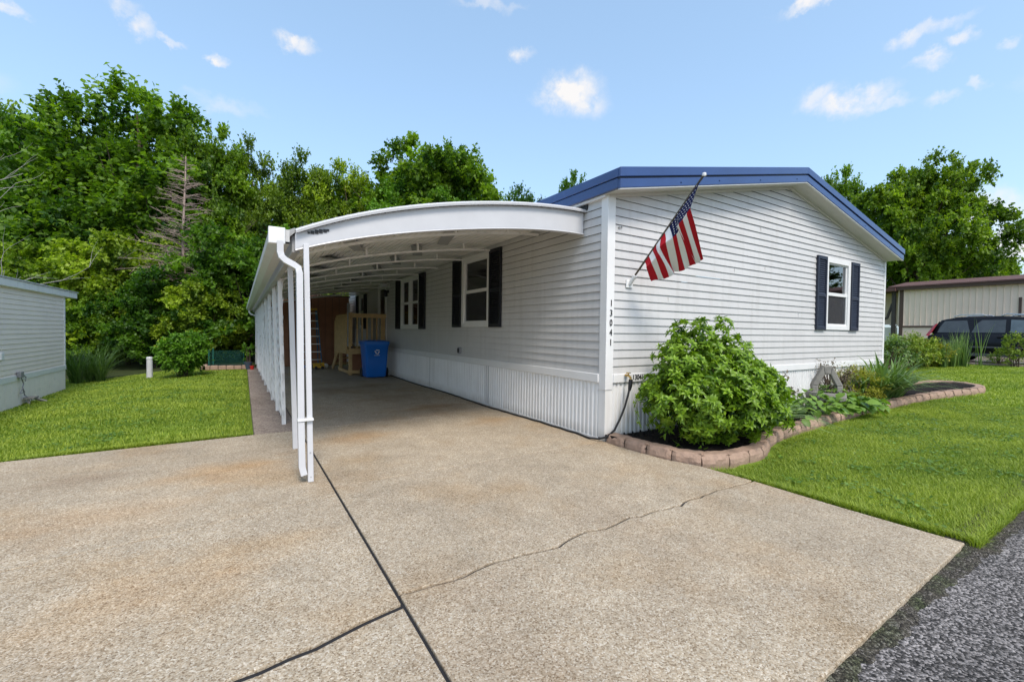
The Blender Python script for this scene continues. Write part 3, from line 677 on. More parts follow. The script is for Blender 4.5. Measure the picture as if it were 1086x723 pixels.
# ------------------------------------------------------------------ carport
cp = thing('carport', (-1.6, 6.5, 0), 'white metal carport with an arched front beam attached to the house side', 'carport')
TOP = [(-3.40, 2.13), (-3.33, 2.19), (-3.05, 2.305), (-2.63, 2.445), (-2.15, 2.58), (-1.62, 2.70), (-1.14, 2.78), (-.6, 2.83), (-.02, 2.86)]
BOT = [(-3.40, 1.98), (-3.32, 2.03), (-3.05, 2.11), (-2.63, 2.23), (-2.15, 2.33), (-1.62, 2.43), (-1.14, 2.50), (-.6, 2.55), (-.02, 2.57)]
CY0, CY1 = .42, 13.3
def smoothcurve(P, n=40):
    x = np.array([p[0] for p in P]); z = np.array([p[1] for p in P]); c = np.polyfit(x, z, 4); q = np.linspace(-3.34, -.02, n); return [(a, float(np.polyval(c, a))) for a in q]
T_, B_ = smoothcurve(TOP), smoothcurve(BOT)
b = MB(); b.prism([(x, CY0, z-.025) for x, z in T_]+[(x, CY0, z) for x, z in reversed(B_)], (0, .05, 0)); fb = b.build('front_beam', M['fascia'], cp, bevel=.004)
b = MB()
P = [[(x, CY0-.045, z-.028), (x, CY0-.05, z-.005), (x, CY0-.03, z+.014), (x, CY0+.05, z+.016)] for x, z in T_]; b.grid(P)
P = [[(x, CY0-.02, z-.002), (x, CY0-.024, z-.014), (x, CY0+.055, z-.016)] for x, z in B_]; b.grid(P)
b.build('beam_trim', M['fascia'], fb)
b = MB(); b.box(-.022, .0, CY0-.07, CY0+.1, 2.86, 2.93); b.build('beam_flashing', M['rubber'], fb)
# small dark ornament near the left end of the beam
b = MB()
for i, (dx, w, h) in enumerate(((0, .02, .018), (.025, .03, .028), (.06, .03, .034), (.095, .03, .034), (.13, .03, .028), (.16, .02, .018))): b.box(-3.24+dx, -3.24+dx+w, CY0-.008, CY0-.001, 2.155+dx*.26-h/2+.015, 2.155+dx*.26+h/2+.015)
b.build('beam_ornament', M['black'], fb)
# roof pans: corrugated along y with drop towards the back
drop = lambda y: -.14*(y-CY0)/(CY1-CY0)
b = MB(); P = []
q = []
for (x, z) in smoothcurve(TOP, 34):
    q.append((x, z-.03))
full = []
for i in range(len(q)-1):
    (x0, z0), (x1, z1) = q[i], q[i+1]
    full += [(x0, z0), (x0+(x1-x0)*.42, z0+(z1-z0)*.42), (x0+(x1-x0)*.46, z0+(z1-z0)*.46+.03), (x0+(x1-x0)*.56, z0+(z1-z0)*.56+.03), (x0+(x1-x0)*.6, z0+(z1-z0)*.6)]
full.append(q[-1])
b.grid([[(x, CY0+.05, z), (x, 6.5, z+drop(6.5)), (x, CY1, z+drop(CY1))] for x, z in full])
b.grid([[(x, CY0+.05, z+.035), (x, CY1, z+.035+drop(CY1))] for x, z in full])
b.build('roof_panel', M['deckpan'], cp)
PY = [.40, 1.42, 2.85, 4.02, 5.26, 6.52, 7.78, 8.95, 10.15, 11.35, 12.6]
# truss rafters
for i, y in enumerate(PY[1:]+[13.2]):
    d = drop(y); b = MB()
    lo = [(x, z-.03) for x, z in smoothcurve([(p[0], p[1]-.075-.05*max(0, 1-abs((p[0]+1.6)/1.7)**2)) for p in TOP], 26)]
    P = [[(x, y-.025, z-.014+d), (x, y+.025, z-.014+d), (x, y+.025, z+.014+d), (x, y-.025, z+.014+d), (x, y-.025, z-.014+d)] for x, z in lo]; b.grid(P)
    rf_ = b.build('rafter', M['deckpan'], cp)
    for j in range(3, 25, 6):
        b = MB()
        x, z = lo[j]; zt = float(np.polyval(np.polyfit([p[0] for p in TOP], [p[1] for p in TOP], 4), x))-.03
        b.box(x-.012, x+.012, y-.022, y+.022, z+d, zt+d); b.build('hanger', M['deckpan'], rf_)
# diagonal wind braces, darker
tz = lambda x: float(np.polyval(np.polyfit([p[0] for p in TOP], [p[1] for p in TOP], 4), x))
ys_ = [CY0+.08]+PY[1:]
for i in range(len(ys_)-2):
    y0, y1 = ys_[i], ys_[i+1]
    for (xa, xb) in ((-2.7, -2.25), (-1.35, -.95)):
        b = MB(); b.bar((xa, y0+.05, tz(xa)-.062+drop(y0)), (xb, y1-.05, tz(xb)-.062+drop(y1)), .17, .008); b.build('wind_brace', M['galvshade'], cp)
# side header and gutter
b = MB(); b.prism([(-3.36, CY0+.05, 1.99), (-3.30, CY0+.05, 1.99), (-3.30, CY0+.05, 2.14), (-3.36, CY0+.05, 2.14)], (0, CY1-CY0-.05, -.14)); b.build('side_header', M['galvshade'], cp, bevel=.004)  # grey metal instead of white: shade beside the gutter put into its colour
gp = [(-3.385, 2.05), (-3.47, 2.05), (-3.535, 2.10), (-3.54, 2.165), (-3.525, 2.175), (-3.525, 2.11), (-3.465, 2.065), (-3.385, 2.065)]
b = MB(); b.prism([(x, .40, z) for x, z in gp], (0, 13.0, -.15)); b.face([(-3.385, .40, 2.05), (-3.47, .40, 2.05), (-3.535, .40, 2.10), (-3.54, .40, 2.17), (-3.385, .40, 2.17)])
gut = b.build('gutter', M['gutter'], cp)
b = MB(); b.box(-3.548, -3.42, .375, .44, 2.04, 2.18); b.build('gutter_end_cap', M['white'], gut, bevel=.006)
b = MB(); b.prism([(-3.40, CY0, 2.10), (-3.34, CY0, 2.16), (-3.34, CY0, 2.20), (-3.40, CY0, 2.17)], (0, CY1-CY0, -.14)); b.build('drip_edge', M['galvshade'], cp)  # same dark grey as the header, shade put into the colour
def flatpipe(pts, w, h, name, parent, m):
    b = MB(); P = []
    pts = [Vector(p) for p in pts]
    for i, p in enumerate(pts):
        d = (pts[min(i+1, len(pts)-1)]-pts[max(i-1, 0)]).normalized(); s = Vector((0, 1, 0)); n_ = d.cross(s).normalized()
        P.append([p+s*w/2+n_*h/2, p-s*w/2+n_*h/2, p-s*w/2-n_*h/2, p+s*w/2-n_*h/2, p+s*w/2+n_*h/2])
    b.grid(P); return b.build(name, m, parent)
ds = [(-3.46, .38, 2.06), (-3.46, .38, 1.97), (-3.45, .375, 1.93), (-3.42, .37, 1.90), (-3.36, .35, 1.865), (-3.325, .34, 1.84), (-3.315, .33, 1.79), (-3.315, .32, 1.7), (-3.31, .24, .5), (-3.305, .21, .14), (-3.29, .20, .07)]
flatpipe(ds, .065, .05, 'downspout', cp, M['fascia'])
b = MB(); b.box(-3.338, -3.214, .20, .285, .525, .543); b.build('downspout_strap', M['white'], cp)
flatpipe([(-3.46, 13.2, 1.92), (-3.46, 13.2, 1.84), (-3.40, 13.2, 1.78), (-3.28, 13.2, 1.74), (-3.26, 13.2, 1.65), (-3.26, 13.2, .1)], .065, .05, 'downspout', cp, M['white'])
def post(xb, yb, xt, yt, zt, w=.05, name='post', m=None):
    b = MB(); b.bar((xb, yb, -.0), (xt, yt, zt), w, w, (0, 1, 0)); return b.build(name, m or M['fascia'], cp, bevel=.004)
for i, y in enumerate(PY):
    zt = 2.02+drop(y)
    if i == 0:
        p = post(-3.237, .20, -3.255, .40, 2.06, .045)
        b = MB(); b.lathe([(.006, 0), (.006, -.004), (0, -.004)], (-3.237, .183, .045), 8, 'y'); b.lathe([(.006, 0), (.006, -.004), (0, -.004)], (-3.24, .2, .25), 8, 'y'); b.build('screw', M['galvshade'], p)
    else:
        post(-3.235, y, -3.29, y, zt, .05, m=M['fascia'] if i < 2 else M['oldwhite'])
# lattice screens between the posts from the third post on
def lattice(y0, y1, z0, z1, x):
    b = MB(); w = .030; sp = .25
    H = z1-z0; Ln = y1-y0
    for sgn, xo in ((1, 0), (-1, .007)):
        k = -int(H/sp)-2
        while k*sp < Ln+H:
            a = y0+k*sp
            # line y = a + sgn-adjusted t, z = z0 + t
            if sgn > 0: ya, za, yb, zb = a, z0, a+H, z1
            else: ya, za, yb, zb = a, z1, a+H, z0
            d = (zb-za)/(yb-ya)
            if ya < y0: za += d*(y0-ya); ya = y0
            if yb > y1: zb += d*(y1-yb); yb = y1
            if yb-ya > .03: b.bar((x+xo, ya, za), (x+xo, yb, zb), w, .006, (1, 0, 0))
            k += 1
    return b.build('lattice_screen', M['oldwhite'], cp)
for i in range(2, len(PY)-1):
    lattice(PY[i]-.09, PY[i+1]-.06, .10, 2.0+drop(PY[i]), -3.262+.012*(i % 2))

# ------------------------------------------------------------------ shed, ladder, bin, steps, toys
sh = thing('storage_shed', (-1.6, 14.3, 0), 'brown plywood storage shed closing the back of the carport', 'shed')
b = MB(); b.box(-3.1, -.25, 13.35, 15.6, 0, 2.5); b.build('wall', M['shed'], sh)
b = MB()
for k in range(12): b.box(-3.0+k*.24, -2.99+k*.24, 13.346, 13.351, .03, 2.48)
b.build('panel_groove', M['browntrim'], sh)
b = MB(); b.box(-.32, -.22, 13.31, 13.36, 0, 2.3); b.build('corner_trim', M['oldwhite'], sh)
b = MB(); b.box(-3.2, -.2, 13.36, 15.8, 2.5, 2.56); b.build('roof', M['brownroof'], sh)

ld = thing('step_ladder', (-1.6, 12.7, 0), 'blue step ladder with a yellow top standing before the brown shed', 'ladder')
for (s, w) in ((-1, 0), (1, 0)):
    b = MB(); b.bar((-1.62+s*.30, 12.35, 0), (-1.66+s*.20, 12.72, 1.98), .03, .075, (0, 1, 0)); b.build('side_rail', M['ladder'], ld)
    b = MB(); b.bar((-1.62+s*.28, 13.1, 0), (-1.66+s*.19, 12.80, 1.95), .03, .05, (0, 1, 0)); b.build('rear_rail', M['ladder'], ld)
for k in range(7):
    z = .27+k*.265; tt = z/1.98; w = .30-.10*tt; b = MB(); b.box(-1.62-.04*tt-w, -1.62-.04*tt+w, 12.35+.37*tt-.04, 12.35+.37*tt+.04, z-.012, z+.012); b.build('step', M['alu'], ld)
b = MB(); b.box(-1.88, -1.44, 12.66, 12.86, 1.96, 2.03); b.build('ladder_top', M['yellow'], ld, bevel=.01)

bn = thing('recycling_bin', (-.57, 8.35, 0), 'blue wheeled recycling bin with white recycling mark beside the wooden steps', 'bin')
def rrect(cx, cy, w, d, r=.06, n=5):
    out = []
    for (sx, sy, a0) in ((1, -1, -90), (1, 1, 0), (-1, 1, 90), (-1, -1, 180)):
        for k in range(n):
            a = R_(a0+90*k/(n-1)); out.append((cx+sx*(w/2-r)+r*math.cos(a), cy+sy*(d/2-r)+r*math.sin(a)))
    return out
BC = (-.575, 8.42)
rings = [(.50, .48, 0.03, 0), (.53, .52, .06, 0), (.575, .57, .45, .0), (.63, .64, .88, 0), (.66, .67, .90, 0), (.66, .67, .94, 0), (.63, .64, .945, 0)]
b = MB(); P = []
for (w, d, z, o) in rings:
    q = rrect(BC[0], BC[1]+o, w, d); P.append([(x, y, z) for x, y in q+[q[0]]])
b.grid(P); b.face(list(reversed(P[0][:-1]))); body = b.build('body', M['bin'], bn, smooth=True)
b = MB(); P = []
for (w, d, z) in ((.69, .71, .94), (.70, .72, .965), (.68, .70, .995), (.56, .58, 1.02), (.30, .30, 1.03)):
    q = rrect(BC[0], BC[1]+.01, w, d, .07); P.append([(x, y, z) for x, y in q+[q[0]]])
b.grid(P); b.face(P[-1][:-1]); b.build('lid', M['bin'], bn, smooth=True)
for dx in (-.02, .5):
    b = MB(); b.lathe([(0, -.03), (.09, -.03), (.13, -.02), (.135, 0), (.13, .03), (.05, .03), (0, .035)], (-.82+dx, 8.72, .135), 18, 'x'); b.build('wheel', M['rubber'], bn, smooth=True)
b = MB(); b.lathe([(0, -.03), (.09, -.03), (.13, -.02), (.135, 0), (.13, .03), (.05, .03), (0, .035)], (-.235, 8.46, .135), 18, 'x'); b.build('wheel', M['rubber'], bn, smooth=True)
b = MB(); b.tube([(-.85, 8.80, .93), (-.85, 8.86, .95), (-.3, 8.86, .95), (-.3, 8.80, .93)], .014, 8); b.build('handle', M['bin'], bn)
# white recycling mark: three chasing arrows and a line of small text marks
b = MB(); yf = 8.42-.30
def fy(z): return 8.42-(.57/2+(.64-.57)/2*((z-.45)/.43))-.004
def tri(pts): b.face([(BC[0]+x, fy(z), z) for x, z in pts])
zc = .72
for a in (90, 210, 330):
    for seg in (0, 1):
        pass
    ca, sa = math.cos(R_(a)), math.sin(R_(a))
    def rt(x, y): return (x*ca-y*sa, zc+x*sa+y*ca)
    tri([rt(.030, -.062), rt(.056, -.055), rt(.056, .010), rt(.030, .010)]); tri([rt(.018, .010), rt(.068, .010), rt(.043, .046)])
for k in range(7): tri([(-.075+k*.022, .615), (-.061+k*.022, .615), (-.061+k*.022, .632), (-.075+k*.022, .632)])
b.build('recycling_mark', M['white'], bn)

dk = thing('wooden_steps', (-.55, 9.9, 0), 'wooden porch platform with railing and steps in front of the side door', 'porch')
W_ = M['wood']
DZ = .78; DY0, DY1, DX = 9.22, 10.7, -1.08
b = MB()
for k in range(10): b.box(DX, -.04, DY0+k*.148+.004, DY0+k*.148+.144, DZ-.035, DZ)
b.build('floor', W_, dk)
b = MB(); b.box(DX-.02, -.04, DY0-.036, DY0+.003, DZ-.17, DZ-.036); b.box(DX-.036, DX, DY0, DY1, DZ-.17, DZ-.036); b.box(DX-.02, -.04, DY0-.03, DY0, .05, .14); b.box(DX-.03, DX, DY0, DY1, .05, .14); b.build('floor_beam', W_, dk)
for (x, y, z1) in ((DX+.045, DY0+.045, 1.80), (-.42, DY0+.045, DZ), (-.10, DY0+.045, 1.78), (DX+.045, DY1-.05, 1.78)):
    b = MB(); b.box(x-.045, x+.045, y-.045, y+.045, 0, z1); b.build('post', W_, dk, bevel=.004)
b = MB(); b.box(DX+.02, -.03, DY0-.02, DY0+.02, 1.66, 1.78); b.build('rail', W_, dk)
for k in range(6): b = MB(); x = DX+.22+k*.14; b.box(x-.018, x+.018, DY0-.016, DY0+.016, DZ, 1.66); b.build('baluster', W_, dk)
b = MB()
for k in range(13):
    y = DY0+.10+k*.142; zt = 1.76 if y < DY1+.1 else 1.76-(y-DY1-.1)*.75; zb = DZ-.17 if y < DY1 else max(.15, DZ-.17-(y-DY1)*.72); b.box(DX-.06, DX-.038, y, y+.120, zb, zt)
b.build('side_boards', W_, dk)
b = MB(); b.prism([(DX-.035, DY1, .55), (DX-.035, DY1, .78), (DX-.035, DY1+1.05, .10), (DX-.035, DY1+1.05, 0), (DX-.035, DY1+.9, 0)], (.035, 0, 0)); b.prism([(-.12, DY1, .55), (-.12, DY1, .78), (-.12, DY1+1.05, .10), (-.12, DY1+1.05, 0), (-.12, DY1+.9, 0)], (.035, 0, 0)); b.build('stringer', W_, dk)
for k in range(3): b = MB(); b.box(DX, -.1, DY1+.06+k*.3, DY1+.34+k*.3, .56-k*.19, .595-k*.19); b.build('tread', W_, dk)
b = MB(); b.box(DX+.06, -.06, DY0+.3, DY0+.32, .02, .6); b.build('back_panel', M['shed'], dk)
# things on the steps and by the shed
for (nm, x, y, lab, m, rad) in (('toy_ball', -1.60, 11.85, 'small yellow toy ball on the carport floor by the ladder foot', M['yellow'], .085), ('toy_ball', -1.42, 12.05, 'small green toy ball beside the blue ladder', L['bright'], .10), ('toy_ball', -1.75, 12.1, 'small white toy ball behind the front carport post', M['white'], .09), ('toy_ball', -1.28, 11.9, 'small white ball at the foot of the wooden steps', M['white'], .085), ('toy_ball', -1.86, 11.9, 'small blue toy ball farthest left of the toys by the ladder', M['bin'], .08)):
    b = MB(); b.lathe([(rad*math.sin(math.pi*k/9), -rad*math.cos(math.pi*k/9)) for k in range(10)], (x, y, rad), 14); tag(b.build(nm, m, smooth=True, org=(x, y, 0)), lab, 'ball', 'toys by the ladder')
tr = thing('toy_truck', (-1.52, 11.7, 0), 'yellow toy truck on the carport floor in front of the ladder', 'toy')
b = MB(); b.box(-1.68, -1.36, 11.62, 11.78, .05, .12); b.prism([(-1.68, 11.62, .12), (-1.50, 11.62, .12), (-1.46, 11.62, .2), (-1.72, 11.62, .2)], (0, .16, 0)); b.box(-1.45, -1.36, 11.63, 11.77, .12, .21); b.build('body', M['yellow'], tr, bevel=.01)
for x in (-1.62, -1.42): b = MB(); b.lathe([(0, -.02), (.05, -.02), (.05, .02), (0, .02)], (x, 11.62, .05), 12, 'y'); b.build('wheel', M['black'], tr)
sn = thing('shoe', (-.98, 9.35, DZ), 'dark shoe left on the edge of the wooden platform', 'shoe')
b = MB(); b.lathe([(0, 0), (.05, 0), (.055, .04), (.04, .09), (.03, .13), (.0, .13)], (-.98, 9.35, DZ), 10); b.tube([(-.98, 9.35, DZ+.035), (-1.0, 9.25, DZ+.03), (-1.01, 9.19, DZ+.022)], [.045, .04, .02], 8); b.build('upper', M['rubber'], sn, smooth=True)
b = MB(); b.box(-1.035, -.93, 9.17, 9.41, DZ, DZ+.012); b.build('sole', M['black'], sn)

# ------------------------------------------------------------------ flag
fl = thing('flag', (.354, 0, 1.92), 'stars and stripes flag on a slanted pole beside the house corner', 'flag')
PB, PT = Vector((.354, -.03, 1.93)), Vector((.354, -1.03, 2.97))
b = MB(); b.tube([PB+Vector((0, .0, 0)), PB.lerp(PT, .5), PT], .0125, 10); b.build('pole', M['pole'], fl, smooth=True)
b = MB(); b.lathe([(0, -.02), (.018, -.015), (.022, 0), (.018, .016), (0, .02)], PT, 12); b.build('finial', M['white'], fl, smooth=True)
b = MB(); b.box(.30, .41, -.03, -.014, 1.87, 1.97); b.tube([(.354, -.025, 1.915), (.354, -.12, 2.015)], .026, 10); b.build('bracket', M['white'], fl, bevel=.005)
def px_on_y(px, py, y):
    d = ray(px, py); t = (y-CAM.y)/d.y; return CAM+d*t
H_ = PT-PB
def hoist(v): return PB+H_*(.965-.735*v)
# control points (fly fraction 0, .45, 1) in places measured on the photo, at the pole's own distance
CT = {0.: ((729, 222, -.93), (746, 276, -.66)), .27: ((721, 240, -.82), (737, 280, -.58)), .54: ((713, 252, -.68), (722, 287, -.47)), .77: ((697, 268, -.50), (708, 293, -.38)), 1.: ((686, 284, -.34), (694, 299, -.27))}
ks = sorted(CT)
def cpt(v, j):
    for a, c in zip(ks[:-1], ks[1:]):
        if v <= c:
            t = (v-a)/(c-a); p, q = CT[a][j], CT[c][j]; return px_on_y(p[0]+(q[0]-p[0])*t, p[1]+(q[1]-p[1])*t, p[2]+(q[2]-p[2])*t)
nu, nv = 48, 65
def fp(u, v):
    a, m_, e = hoist(v), cpt(v, 0), cpt(v, 1)
    if u < .45: t = u/.45; p = a.lerp(m_, t)
    else: t = (u-.45)/.55; p = m_.lerp(e, t)
    w = .022*math.sin(v*2*math.pi*2.4+u*2.6)*min(1, u*2.2)+.012*math.sin(v*31+u*5)*u
    return p+Vector((w*.55, -w, .012*math.sin(v*2*math.pi*3.2+1)*u))
b = MB(); G = [[fp(i/nu, j/nv) for j in range(nv+1)] for i in range(nu+1)]
b.grid(G); b.mi = []
for i in range(nu):
    for j in range(nv):
        s = int(j/nv*13); b.mi.append(2 if (s < 7 and i/nu < .42) else (0 if s % 2 == 0 else 1))
cloth = b.build('cloth', [M['flagred'], M['flagwhite'], M['flagblue']], fl, smooth=True)
b = MB()
for r_ in range(9):
    for c_ in range(6 if r_ % 2 == 0 else 5):
        u = .42*((c_*2+(1 if r_ % 2 == 0 else 2))/12); v = (7/13)*((r_+1)/10)
        p = fp(u, v); du = (fp(u+.01, v)-p).normalized(); dv = (fp(u, v+.01)-p).normalized(); n_ = du.cross(dv).normalized()
        if n_.dot(CAM-p) < 0: n_ = -n_
        dv = n_.cross(du)
        for side in (1, -1):
            pts = []
            for k in range(10):
                a = math.pi*k/5; rr_ = .0105 if k % 2 == 0 else .0045
                pts.append(p+du*rr_*math.cos(a)+dv*rr_*math.sin(a)+n_*.004*side)
            b.face(pts)
b.build('stars', M['flagwhite'], cloth)

# ------------------------------------------------------------------ foliage helpers
def unit(a): return a/np.maximum(np.linalg.norm(a, axis=-1, keepdims=True), 1e-9)
def leaves(P, D, U, ln, wd, fold=.25, curl=.12):
    """six-point folded leaves: base P, direction D, upper side U"""
    D = unit(D); Sx = unit(np.cross(D, U)); Nn = np.cross(Sx, D); ln = ln[:, None]; wd = wd[:, None]
    base = P; tip = P+D*ln-Nn*ln*curl*1.6; m1 = P+D*ln*.35+Nn*ln*curl*.3; m2 = P+D*ln*.70-Nn*ln*curl*.5
    l1 = m1+Sx*wd*.5+Nn*wd*fold; r1 = m1-Sx*wd*.5+Nn*wd*fold; l2 = m2+Sx*wd*.42+Nn*wd*fold*.8; r2 = m2-Sx*wd*.42+Nn*wd*fold*.8
    V = np.stack([base, l1, l2, tip, r2, r1, m1, m2], 1).reshape(-1, 3); n = len(P); o = (np.arange(n)*8)[:, None]
    F = np.concatenate([o+np.array([[0, 6, 1, 1]])*0+np.array([0, 6, 7, 1])*0+np.array(q) for q in ([0, 6, 1, 0], )], 0)*0
    quads = [np.array([6, 7, 2, 1]), np.array([7, 6, 5, 4]), np.array([0, 6, 1, 1]), np.array([0, 5, 6, 6]), np.array([7, 3, 2, 2]), np.array([7, 4, 3, 3])]
    tris = [(0, 6, 1), (1, 6, 7), (1, 7, 2), (2, 7, 3), (0, 5, 6), (5, 4, 6), (6, 4, 7), (4, 3, 7)]
    F = np.concatenate([o+np.array(q)[None, :] for q in tris], 0)
    return V, F, 8
def diamonds(P, D, U, ln, wd, bend=.15):
    D = unit(D); Sx = unit(np.cross(D, U)); Nn = np.cross(Sx, D); ln = ln[:, None]; wd = wd[:, None]
    m = P+D*ln*.45+Nn*ln*bend
    V = np.stack([P, m+Sx*wd*.5, P+D*ln, m-Sx*wd*.5], 1).reshape(-1, 3); n = len(P); o = (np.arange(n)*4)[:, None]
    return V, o+np.array([[0, 1, 2, 3]]), 1
def sprays(rng, org, out, nt, tl, nl, ll, spread=.75, droop=.0, up=.3):
    """twigs with leaves: returns base points, directions, upper sides, tone seed per leaf"""
    n = len(org)
    tw = unit(out[:, None, :]+spread*rng.normal(size=(n, nt, 3))+np.array([0, 0, up]))
    L_ = tl*(.6+.6*rng.random((n, nt, 1)))
    s = (np.arange(nl)+.6)/nl
    s = np.clip(s[None, None, :]+rng.normal(0, .06, (n, nt, nl)), .12, 1.05)
    P = org[:, None, None, :]+tw[:, :, None, :]*(L_[..., None]*s[..., None]); P = P-np.array([0, 0, 1])*(droop*(L_[..., None]*s[..., None]**2))
    D = unit(tw[:, :, None, :]*.6+.9*rng.normal(size=(n, nt, nl, 3))+np.array([0, 0, -.15]))
    U = unit(np.array([0, 0, 1.])+.55*rng.normal(size=(n, nt, nl, 3))+.4*out[:, None, None, :])
    return P.reshape(-1, 3), D.reshape(-1, 3), U.reshape(-1, 3)
def envelope(rng, blobs, n, inner=.45):
    w = np.array([b_[3]*b_[4]*b_[5] for b_ in blobs])**.75; k = rng.choice(len(blobs), n, p=w/w.sum())
    B = np.array(blobs)[k]; d = unit(rng.normal(size=(n, 3))); r = (inner**3+(1-inner**3)*rng.random(n))**(1/3)
    return B[:, :3]+d*r[:, None]*B[:, 3:], unit(d/B[:, 3:]*B[:, 3:].mean(1, keepdims=True)+np.array([0, 0, .15]))
def crownmesh(name, seed, blobs, nc, rc, ns, tl, ll, m, parent, tonev=.2, up=.3, inner=.62, nt=5, nl=9):
    """leaf clumps (nc of radius rc) on the crown's envelope, each of ns sprays; gaps stay open between clumps"""
    rng = np.random.default_rng(seed)
    C, D = envelope(rng, blobs, nc, inner)
    R0 = rc*(.6+.75*rng.random(nc)); d = unit(rng.normal(size=(nc, ns, 3))+.55*D[:, None, :]+np.array([0, 0, .35]))
    O = C[:, None, :]+d*(R0[:, None, None]*(.25+.75*rng.random((nc, ns, 1))**.6))*np.array([1, 1, .62])
    out = unit(d+.4*D[:, None, :])
    P, Dd, U = sprays(rng, O.reshape(-1, 3), out.reshape(-1, 3), nt, tl, nl, ll, spread=.6, up=up)
    k = len(P); l = ll*(.65+.7*rng.random(k))
    V, F, per = diamonds(P, Dd, U, l, l*(.6+.3*rng.random(k)))
    tone = np.repeat(.45+tonev*rng.normal(size=nc), ns*nt*nl)+np.repeat(.12*rng.normal(size=nc*ns), nt*nl)+.12*rng.normal(size=k)
    return npmesh(name, V, F, np.repeat(tone, per), m, parent, smooth=False)
def limbs(seed, base, top, r0, targets, parent, m, name='trunk'):
    r = random.Random(seed); b = MB(); base, top = Vector(base), Vector(top); n = 9
    tr_ = [base.lerp(top, i/n)+Vector((r.uniform(-.12, .12), r.uniform(-.12, .12), 0))*(i > 0) for i in range(n+1)]
    b.tube(tr_, [r0*(1.25 if i == 0 else 1)*(1-.85*i/n) for i in range(n+1)], 9)
    for tg in targets:
        tg = Vector(tg); k = min(n-1, max(1, int(n*max(.1, min(.85, (tg.z-base.z)/(top.z-base.z)*.62))))); s = tr_[k]
        mid = s.lerp(tg, .5)+Vector((r.uniform(-.3, .3), r.uniform(-.3, .3), r.uniform(-.2, .5)))
        rr_ = r0*(1-.85*k/n)*.5; b.tube([s, mid, tg], [rr_, rr_*.55, rr_*.12], 6)
    return b.build(name, m, parent, smooth=True)
PROTO = {}
def proto_tree(key, seed, blobs, H, nc, rc, ns, tl, ll, m, r0, label, trunk_h=None, up=.3, inner=.62):
    root = thing('tree', (0, 0, 0), label, 'tree')
    rng = np.random.default_rng(seed+50); T, _ = envelope(rng, blobs, 34, .45)
    limbs(seed, (0, 0, -.2), (0, 0, trunk_h or H*.85), r0, T, root, M['bark'])
    crownmesh('crown', seed, blobs, nc, rc, ns, tl, ll, m, root, up=up, inner=inner)
    PROTO[key] = [root, H, False]; return root
def put(key, loc, h, rot, label, sx=1., group=None, name=None):
    root, H, used = PROTO[key]; s = h/H
    if not used: PROTO[key][2] = True; o = root; o.location = loc; o.rotation_euler = (0, 0, rot); o['label'] = label
    else: o = dup(root, loc, rot, None, label)
    o.scale = (s*sx, s*sx, s)
    if group: o['group'] = group
    return o

# tall deciduous, broad maple, narrow loose tree, low bank tree
def rb(seed, n, H, w, z0, sc=(.24, .3)):
    r = random.Random(seed); out = []
    for i in range(n):
        t = (i+.5)/n; z = z0+(H-z0)*(.12+.80*t); prof = math.sin(math.pi*min(1, .18+.78*t))**.8
        a = i*2.4+r.uniform(-.4, .4); rad = w*prof*r.uniform(.35, .75)
        s = w*r.uniform(*sc)*(.65+.5*prof); out.append((rad*math.cos(a), rad*math.sin(a), z, s*1.15, s*1.15, s*.95))
    out.append((0, 0, z0+(H-z0)*.5, w*.55, w*.55, (H-z0)*.38))
    return out
proto_tree('tall', 1, rb(1, 16, 12.3, 4.2, 1.5), 13, 115, .95, 11, .8, .19, L['maple'], .22, 'tall tree', up=.9)
proto_tree('tallb', 2, rb(2, 14, 12.3, 3.3, 1.5), 13, 90, .8, 10, .85, .18, L['dark'], .2, 'tall tree', up=1.1)
proto_tree('broad', 3, rb(3, 20, 11.4, 5.4, 2.5), 12, 195, .95, 11, .55, .19, L['maple'], .28, 'broad tree', up=.3)
proto_tree('bank', 4, rb(4, 16, 5.6, 3.1, .1, (.3, .4)), 6, 110, .55, 10, .38, .14, L['maple'], .1, 'bushy tree', up=.1, inner=.7)
proto_tree('light', 5, rb(5, 12, 11.2, 3.3, 3.), 12, 80, .8, 10, .6, .18, L['bright'], .16, 'light tree', up=.6)
GF = 'trees along the wood edge'
FOREST = [  # kind, picture column, distance, top row, widening, label
    ('tall', -60, 25, 112, 1.0, 'tall green tree at the far left edge beyond the grey neighbouring home'),
    ('tall', 22, 26, 104, .7, 'tall tree behind the bare grey branches at the left edge'),
    ('tall', 80, 25, 116, .8, 'tall maple above the left neighbouring home, second from the left edge'),
    ('tall', 148, 24, 82, 1.1, 'tallest green maple of the wood, behind the dead brown conifer'),
    ('tall', 215, 24.5, 128, .7, 'dark tall tree just right of the dead conifer, above the low leafy bank'),
    ('tallb', 268, 27, 150, .62, 'loose topped dark tree above the left end of the carport'),
    ('tallb', 322, 29, 164, .75, 'dark tree rising behind the carport beam, second from its left end'),
    ('tall', 366, 29, 164, .7, 'green tree behind the carport, just left of the round topped tree'),
    ('broad', 458, 30, 146, .95, 'big round topped tree behind the middle of the carport roof'),
    ('light', 478, 26, 192, .7, 'small bright green tree in front of the round topped tree'),
    ('light', 425, 27, 170, .75, 'bright leaved tree on the left flank of the round topped tree'),
    ('tallb', 553, 44, 192, .75, 'small far tree right of the round topped tree above the carport roof'),
    ('tall', 618, 38, 176, .62, 'far tree whose leafy top shows above the left blue roof edge'),
]
r = random.Random(21)
for (k, px, d, top, sx, lab) in FOREST:
    p = at(px, d); h = (350-top)/FOC*d+1.31-p.z
    put(k, p, h*1.0, r.uniform(0, 6.28), lab, sx, GF)
